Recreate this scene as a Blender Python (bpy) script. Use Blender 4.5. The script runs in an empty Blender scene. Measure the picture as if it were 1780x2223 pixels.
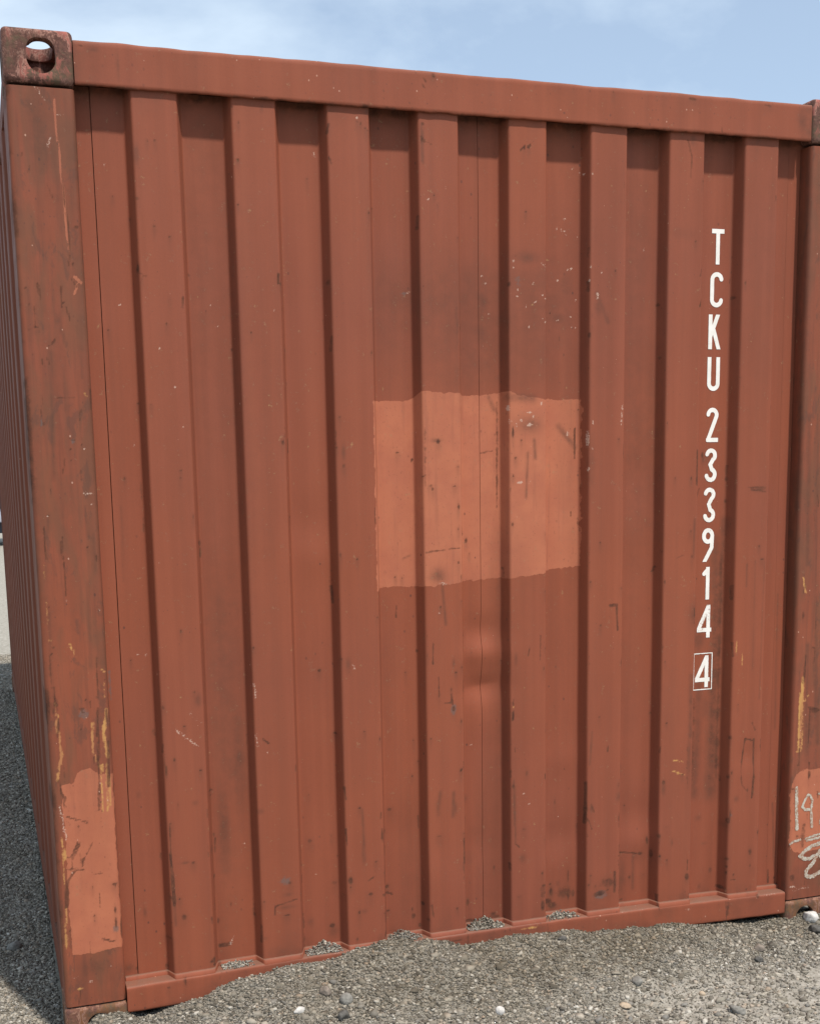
import bpy, bmesh, math
import numpy as np
from mathutils import Matrix, Vector
rng = np.random.default_rng(7)
sc = bpy.context.scene
C = sc.collection

# ------------------------------------------------------------------ camera, sky, sun, exposure
CAM = (-0.090574, -3.160911, 1.525894); YAW, PITCH, ROLL, FOC = 0.312652, -0.158429, -0.019881, 2600.04
PX, PY = 843.63, 1442.6
f = Vector((math.sin(YAW)*math.cos(PITCH), math.cos(YAW)*math.cos(PITCH), math.sin(PITCH)))
r = Vector((math.cos(YAW), -math.sin(YAW), 0)); u = r.cross(f)
c_, s_ = math.cos(ROLL), math.sin(ROLL)
r2, u2 = c_*r+s_*u, -s_*r+c_*u
cd = bpy.data.cameras.new('camera'); cam = bpy.data.objects.new('camera', cd); C.objects.link(cam)
M = Matrix((r2, u2, -f)).transposed().to_4x4(); M.translation = Vector(CAM); cam.matrix_world = M
cd.sensor_fit = 'HORIZONTAL'; cd.sensor_width = 36; cd.lens = FOC/1780*36
cd.shift_x = (890-PX)/1780; cd.shift_y = (PY-1111.5)/1780
cd.clip_start = .05; cd.clip_end = 2000
sc.camera = cam

SUN_EL, SUN_AZ = math.radians(61), math.radians(19)       # azimuth from -Y towards +X
sdir = Vector((math.cos(SUN_EL)*math.sin(SUN_AZ), -math.cos(SUN_EL)*math.cos(SUN_AZ), math.sin(SUN_EL)))
sl = bpy.data.lights.new('sun', 'SUN'); sun = bpy.data.objects.new('sun', sl); C.objects.link(sun)
sl.energy = 5.0; sl.angle = math.radians(2.6); sl.color = (1, .92, .83)
sun.rotation_euler = sdir.to_track_quat('Z', 'Y').to_euler(); sun.location = (3, -4, 6)

world = bpy.data.worlds.new('World'); sc.world = world; world.use_nodes = True
wt = world.node_tree; wn = wt.nodes; wl = wt.links
for n in list(wn): wn.remove(n)
wo = wn.new('ShaderNodeOutputWorld'); bg = wn.new('ShaderNodeBackground'); sky = wn.new('ShaderNodeTexSky')
sky.sky_type = 'NISHITA'; sky.sun_disc = False; sky.sun_elevation = SUN_EL; sky.sun_rotation = math.pi-SUN_AZ
sky.air_density = 1.0; sky.dust_density = 0.4; sky.ozone_density = 1.3
bg.inputs['Strength'].default_value = 0.15
tc = wn.new('ShaderNodeTexCoord'); mp = wn.new('ShaderNodeMapping'); mp.inputs['Scale'].default_value = (1.0, 1.0, 2.6)
mp.inputs['Location'].default_value = (0.45, .3, .2)
nz = wn.new('ShaderNodeTexNoise'); nz.inputs['Scale'].default_value = 1.7; nz.inputs['Detail'].default_value = 7; nz.inputs['Roughness'].default_value = .56; nz.inputs['Distortion'].default_value = .3
cr = wn.new('ShaderNodeValToRGB'); cr.color_ramp.elements[0].position = .38; cr.color_ramp.elements[1].position = .58
cr.color_ramp.elements[0].color = (.34, .34, .34, 1); cr.color_ramp.elements[1].color = (.95, .95, .95, 1)
mx = wn.new('ShaderNodeMix'); mx.data_type = 'RGBA'; mx.inputs['B'].default_value = (5.5, 6.5, 7.5, 1)
wl.new(tc.outputs['Generated'], mp.inputs['Vector']); wl.new(mp.outputs[0], nz.inputs['Vector']); wl.new(nz.outputs['Fac'], cr.inputs[0])
wl.new(cr.outputs[0], mx.inputs['Factor']); wl.new(sky.outputs[0], mx.inputs['A']); wl.new(mx.outputs['Result'], bg.inputs['Color']); wl.new(bg.outputs[0], wo.inputs['Surface'])

sc.render.engine = 'CYCLES'
sc.view_settings.view_transform = 'Standard'; sc.view_settings.look = 'None'
sc.view_settings.exposure = 0.0; sc.view_settings.gamma = 1; sc.view_settings.use_curve_mapping = False

# ------------------------------------------------------------------ helpers
class NT:
    def __init__(s, name):
        s.m = bpy.data.materials.new(name); s.m.use_nodes = True; s.t = s.m.node_tree
        s.b = s.t.nodes['Principled BSDF']; s.tc = s.t.nodes.new('ShaderNodeTexCoord')
    def n(s, t, **k):
        o = s.t.nodes.new(t)
        for a, v in k.items(): setattr(o, a, v)
        return o
    def put(s, sock, v):
        if hasattr(v, 'is_linked'): s.t.links.new(v, sock)
        elif isinstance(v, (tuple, list)) and len(v) == 3 and len(sock.default_value) == 4: sock.default_value = (*v, 1)
        else: sock.default_value = v
    def vec(s, scale=(1, 1, 1), loc=(0, 0, 0)):
        m = s.n('ShaderNodeMapping'); s.t.links.new(s.tc.outputs['Object'], m.inputs[0]); m.inputs['Scale'].default_value = scale; m.inputs['Location'].default_value = loc
        return m.outputs[0]
    def noise(s, scale, detail=4, rough=.5, vec=None, dist=0):
        o = s.n('ShaderNodeTexNoise'); o.inputs['Scale'].default_value = scale; o.inputs['Detail'].default_value = detail
        o.inputs['Roughness'].default_value = rough; o.inputs['Distortion'].default_value = dist
        s.t.links.new(vec if vec is not None else s.tc.outputs['Object'], o.inputs['Vector']); return o.outputs['Fac']
    def voro(s, scale, vec=None, out='Distance', feature='F1'):
        o = s.n('ShaderNodeTexVoronoi', feature=feature); o.inputs['Scale'].default_value = scale
        s.t.links.new(vec if vec is not None else s.tc.outputs['Object'], o.inputs['Vector']); return o.outputs[out]
    def math(s, op, a, b=0.0, c=0.0, clamp=False):
        o = s.n('ShaderNodeMath', operation=op, use_clamp=clamp)
        s.put(o.inputs[0], a); s.put(o.inputs[1], b); s.put(o.inputs[2], c); return o.outputs[0]
    def ramp(s, v, lo, hi, a=0.0, b=1.0):
        o = s.n('ShaderNodeMapRange'); o.clamp = True
        s.put(o.inputs[0], v); s.put(o.inputs[1], lo); s.put(o.inputs[2], hi); s.put(o.inputs[3], a); s.put(o.inputs[4], b); return o.outputs[0]
    def mix(s, fac, a, b, blend='MIX'):
        o = s.n('ShaderNodeMix', data_type='RGBA', blend_type=blend)
        s.put(o.inputs['Factor'], fac); s.put(o.inputs['A'], a); s.put(o.inputs['B'], b); return o.outputs['Result']
    def attr(s, name):
        a = s.n('ShaderNodeAttribute', attribute_name=name); sp = s.n('ShaderNodeSeparateColor'); s.t.links.new(a.outputs['Color'], sp.inputs[0]); return sp.outputs
    def bump(s, h, strength=.3, dist=.01, prev=None):
        o = s.n('ShaderNodeBump'); o.inputs['Strength'].default_value = strength; o.inputs['Distance'].default_value = dist
        s.put(o.inputs['Height'], h)
        if prev is not None: s.t.links.new(prev, o.inputs['Normal'])
        return o.outputs[0]
    def done(s, col, rough, nrm=None, spec=.4):
        s.put(s.b.inputs['Base Color'], col); s.put(s.b.inputs['Roughness'], rough); s.b.inputs['Specular IOR Level'].default_value = spec
        if nrm is not None: s.t.links.new(nrm, s.b.inputs['Normal'])
        return s.m

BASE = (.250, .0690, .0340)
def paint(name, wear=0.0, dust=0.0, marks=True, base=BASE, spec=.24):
    t = NT(name)
    big = t.noise(1.3, 3, .5); mid = t.noise(7, 4, .6); fine = t.noise(260, 3, .6)
    streak = t.noise(1, 5, .6, t.vec((30, 30, 1.1))); streak2 = t.noise(1, 4, .6, t.vec((60, 60, 3.2), (3, 1, 2))); runs = t.noise(1, 4, .6, t.vec((17, 17, .55), (5, 2, 7)))
    col = t.mix(t.ramp(big, .3, .7), tuple(x*k for x, k in zip(base, (1.06, 1.02, .96))), tuple(x*k for x, k in zip(base, (.93, .95, 1.08))))
    col = t.mix(t.ramp(mid, .3, .75, 0, .22), col, tuple(x*.72 for x in base))
    col = t.mix(t.ramp(fine, .35, .65, .12, 0), col, (.10, .04, .03))
    col = t.mix(t.ramp(streak, .5, .72, 0, .16+.32*wear), col, (.125, .048, .030))
    col = t.mix(t.ramp(runs, .48, .70, 0, .30), col, tuple(x*.66 for x in base))
    col = t.mix(t.ramp(runs, .50, .28, 0, .35), col, tuple(x*k for x, k in zip(base, (1.12, 1.2, 1.25))))
    if wear:
        col = t.mix(t.ramp(streak2, .52, .62, 0, .28*wear), col, (.075, .033, .024))
        col = t.mix(t.math('MULTIPLY', t.ramp(t.noise(9, 5, .62, t.vec((1.4, 1.4, .35), (2, 5, 1)), .6), .46, .60), .85*wear), col, (.155, .063, .034))
        col = t.mix(t.math('MULTIPLY', t.ramp(t.noise(16, 5, .7, t.vec((1.2, 1.2, .5), (8, 5, 3)), .5), .57, .63), .6*wear), col, (.09, .045, .032))
    if dust: col = t.mix(dust, col, (.13, .075, .055))
    rough = t.ramp(mid, .2, .8, .58, .76)
    nb = t.bump(t.noise(1.8, 2, .5), .35, .02); nb = t.bump(t.noise(420, 2, .5), .12, .001, nb)
    n1 = t.noise(95, 6, .72); n2 = t.noise(28, 4, .6)
    nn = t.math('ADD', t.math('MULTIPLY', t.math('SUBTRACT', n1, .5), 1.3), t.math('MULTIPLY', t.math('SUBTRACT', n2, .5), .6))
    def cut(m, k=5.0, amt=1.0):
        return t.math('MULTIPLY_ADD', t.math('SUBTRACT', t.math('MULTIPLY_ADD', nn, amt, m), .5), k, .5, clamp=True)
    if marks:
        a = t.attr('mark_a'); b = t.attr('mark_b')
        pf = cut(a[0], 7, .8)
        pcol = t.mix(t.ramp(mid, .3, .7), (.370, .117, .061), (.415, .139, .073))
        pcol = t.mix(t.ramp(t.noise(11, 5, .65, t.vec((1, 1, 1), (2, 8, 5))), .42, .62, 0, .55), pcol, (.335, .103, .058))
        pcol = t.mix(t.ramp(streak2, .55, .72, 0, .45), pcol, (.25, .085, .05)); pcol = t.mix(t.ramp(t.noise(130, 4, .7, t.vec((1, 1, 1), (4, 4, 9))), .60, .70, 0, .6), pcol, (.17, .06, .038))
        col = t.mix(pf, col, pcol)
        # stains and the painted rail shade are soft: they tint the paint
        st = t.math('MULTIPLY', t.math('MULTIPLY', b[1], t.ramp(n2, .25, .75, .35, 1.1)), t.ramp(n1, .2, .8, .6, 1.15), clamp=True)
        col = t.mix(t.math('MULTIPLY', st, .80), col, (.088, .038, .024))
        col = t.mix(t.math('MULTIPLY', cut(t.math('MULTIPLY', b[2], .85), 2.2, 1.7), .6), col, (.12, .095, .085))
        col = t.mix(t.math('MULTIPLY', cut(b[0], 2.6, 1.5), .85), col, t.mix(t.ramp(streak2, .4, .6), (.50, .27, .085), (.40, .17, .07)))
        rf = t.math('MULTIPLY', cut(a[1], 2.6, 1.0), t.ramp(n2, .25, .6, .55, 1))
        rcol = t.mix(t.ramp(n1, .35, .65), (.035, .017, .013), (.13, .048, .026))
        col = t.mix(t.math('MULTIPLY', rf, .88), col, rcol)
        nc = t.math('MULTIPLY', t.math('SUBTRACT', t.noise(210, 4, .7), .5), 3.2); cf = t.math('MULTIPLY_ADD', t.math('SUBTRACT', t.math('ADD', nc, a[2]), .62), 4, .2, clamp=True); cf = t.math('MULTIPLY', cf, t.math('GREATER_THAN', a[2], .04))
        col = t.mix(t.math('MULTIPLY', cf, .68), col, (.52, .36, .28))
        rough = t.math('ADD', rough, t.math('MULTIPLY', rf, .25))
        nb = t.bump(t.math('SUBTRACT', pf, rf), .25, .0008, nb)
    gn = t.n('ShaderNodeNewGeometry'); sx = t.n('ShaderNodeSeparateXYZ'); t.t.links.new(gn.outputs['Normal'], sx.inputs[0])
    col = t.mix(t.math('MULTIPLY', t.ramp(sx.outputs[2], .45, .9, 0, .75), t.ramp(n2, .2, .7, .55, 1)), col, (.155, .095, .068))
    # scattered pits and specks
    def specks(scale, size, keep, loc):
        v = t.vec((1, 1, .75), loc); d = t.n('ShaderNodeTexVoronoi'); d.inputs['Scale'].default_value = scale; t.t.links.new(v, d.inputs['Vector'])
        sp = t.n('ShaderNodeSeparateColor'); t.t.links.new(d.outputs['Color'], sp.inputs[0])
        rad = t.math('MULTIPLY', sp.outputs[1], size)
        return t.math('MULTIPLY', t.math('LESS_THAN', d.outputs['Distance'], rad), t.math('GREATER_THAN', sp.outputs[0], keep))
    zone = t.ramp(t.noise(2.3, 3, .6, t.vec((1, 1, 1), (7, 3, 9))), .42, .6)
    col = t.mix(t.math('MULTIPLY', specks(70, .16, .55, (0, 0, 0)), t.math('MULTIPLY_ADD', zone, .5, .2)), col, (.10, .04, .028))
    col = t.mix(t.math('MULTIPLY', specks(42, .13, .62, (1, 2, 3)), t.math('MULTIPLY', zone, .6)), col, (.06, .03, .024))
    col = t.mix(t.math('MULTIPLY', specks(48, .10, .70, (4, 2, 1)), .55), col, (.55, .33, .24))
    return t.done(col, rough, nb, spec)

def rusty(name, low=False):
    t = NT(name)
    a = t.noise(14, 6, .68, None, .3); b = t.noise(34, 6, .75, t.vec((1, 1, .6), (3, 3, 3)), .5); c = t.noise(120, 4, .7); d = t.noise(9, 3, .5, t.vec((1, 1, 1), (9, 1, 4)))
    col = t.mix(t.ramp(c, .35, .65), (.080, .038, .030), (.155, .070, .052))
    col = t.mix(t.ramp(a, .50, .60, 0, .6), col, (.100, .080, .046))
    pk = t.math('MULTIPLY', t.ramp(b, .49, .54), t.ramp(d, .44, .58))
    col = t.mix(t.math('MULTIPLY', pk, .2 if low else .9), col, t.mix(t.ramp(c, .4, .6), (.33, .105, .080), (.24, .085, .068)))
    if low: col = t.mix(t.ramp(b, .42, .6, 0, .85), col, (.165, .072, .030))
    rim = t.math('MULTIPLY', t.math('MULTIPLY', t.ramp(b, .50, .53), t.ramp(b, .565, .535)), t.ramp(a, .56, .44))
    col = t.mix(t.math('MULTIPLY', rim, .6), col, (.42, .25, .19))
    nb = t.bump(b, .6, .004); nb = t.bump(c, .5, .0015, nb)
    return t.done(col, .85, nb, .25)

def mesh_from(name, V, F, mat, parent=None, smooth=False, kind=None):
    me = bpy.data.meshes.new(name)
    V = np.asarray(V, np.float32); F = np.asarray(F, np.int32)
    me.vertices.add(len(V)); me.vertices.foreach_set('co', V.ravel())
    k = F.shape[1]; me.loops.add(F.size); me.loops.foreach_set('vertex_index', F.ravel())
    me.polygons.add(len(F)); me.polygons.foreach_set('loop_start', np.arange(0, F.size, k, dtype=np.int32))
    try: me.polygons.foreach_set('loop_total', np.full(len(F), k, np.int32))
    except Exception: pass
    if smooth: me.polygons.foreach_set('use_smooth', np.ones(len(F), bool))
    me.update(calc_edges=True); me.validate()
    if mat: me.materials.append(mat)
    o = bpy.data.objects.new(name, me); C.objects.link(o)
    if parent: o.parent = parent
    if kind: o['kind'] = kind
    return o

def grid_faces(n, m, wrap=False):
    i = np.arange(n-1)[:, None]; jn = m if wrap else m-1; j = np.arange(jn)[None, :]; j2 = (j+1) % m
    return np.stack([i*m+j, i*m+j2, (i+1)*m+j2, (i+1)*m+j], -1).reshape(-1, 4)

# ---- value noise on numpy arrays
def vnoise(x, y, seed=0):
    xi = np.floor(x).astype(np.int64); yi = np.floor(y).astype(np.int64); fx = x-xi; fy = y-yi
    fx = fx*fx*(3-2*fx); fy = fy*fy*(3-2*fy)
    def h(a, b):
        v = (a*374761393+b*668265263+seed*1442695041) & 0xffffffff
        v = ((v ^ (v >> 13))*1274126177) & 0xffffffff
        return ((v ^ (v >> 16)) & 0xffff)/65535.0
    return (h(xi, yi)*(1-fx)+h(xi+1, yi)*fx)*(1-fy)+(h(xi, yi+1)*(1-fx)+h(xi+1, yi+1)*fx)*fy
def fbm(x, y, seed=0, octv=4, g=.5):
    s = 0; a = 1; t = 0
    for o in range(octv):
        s = s+a*vnoise(x*2**o, y*2**o, seed+o); t += a; a *= g
    return s/t-.5
def sstep(a, b, x):
    t = np.clip((x-a)/(b-a), 0, 1); return t*t*(3-2*t)

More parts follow.
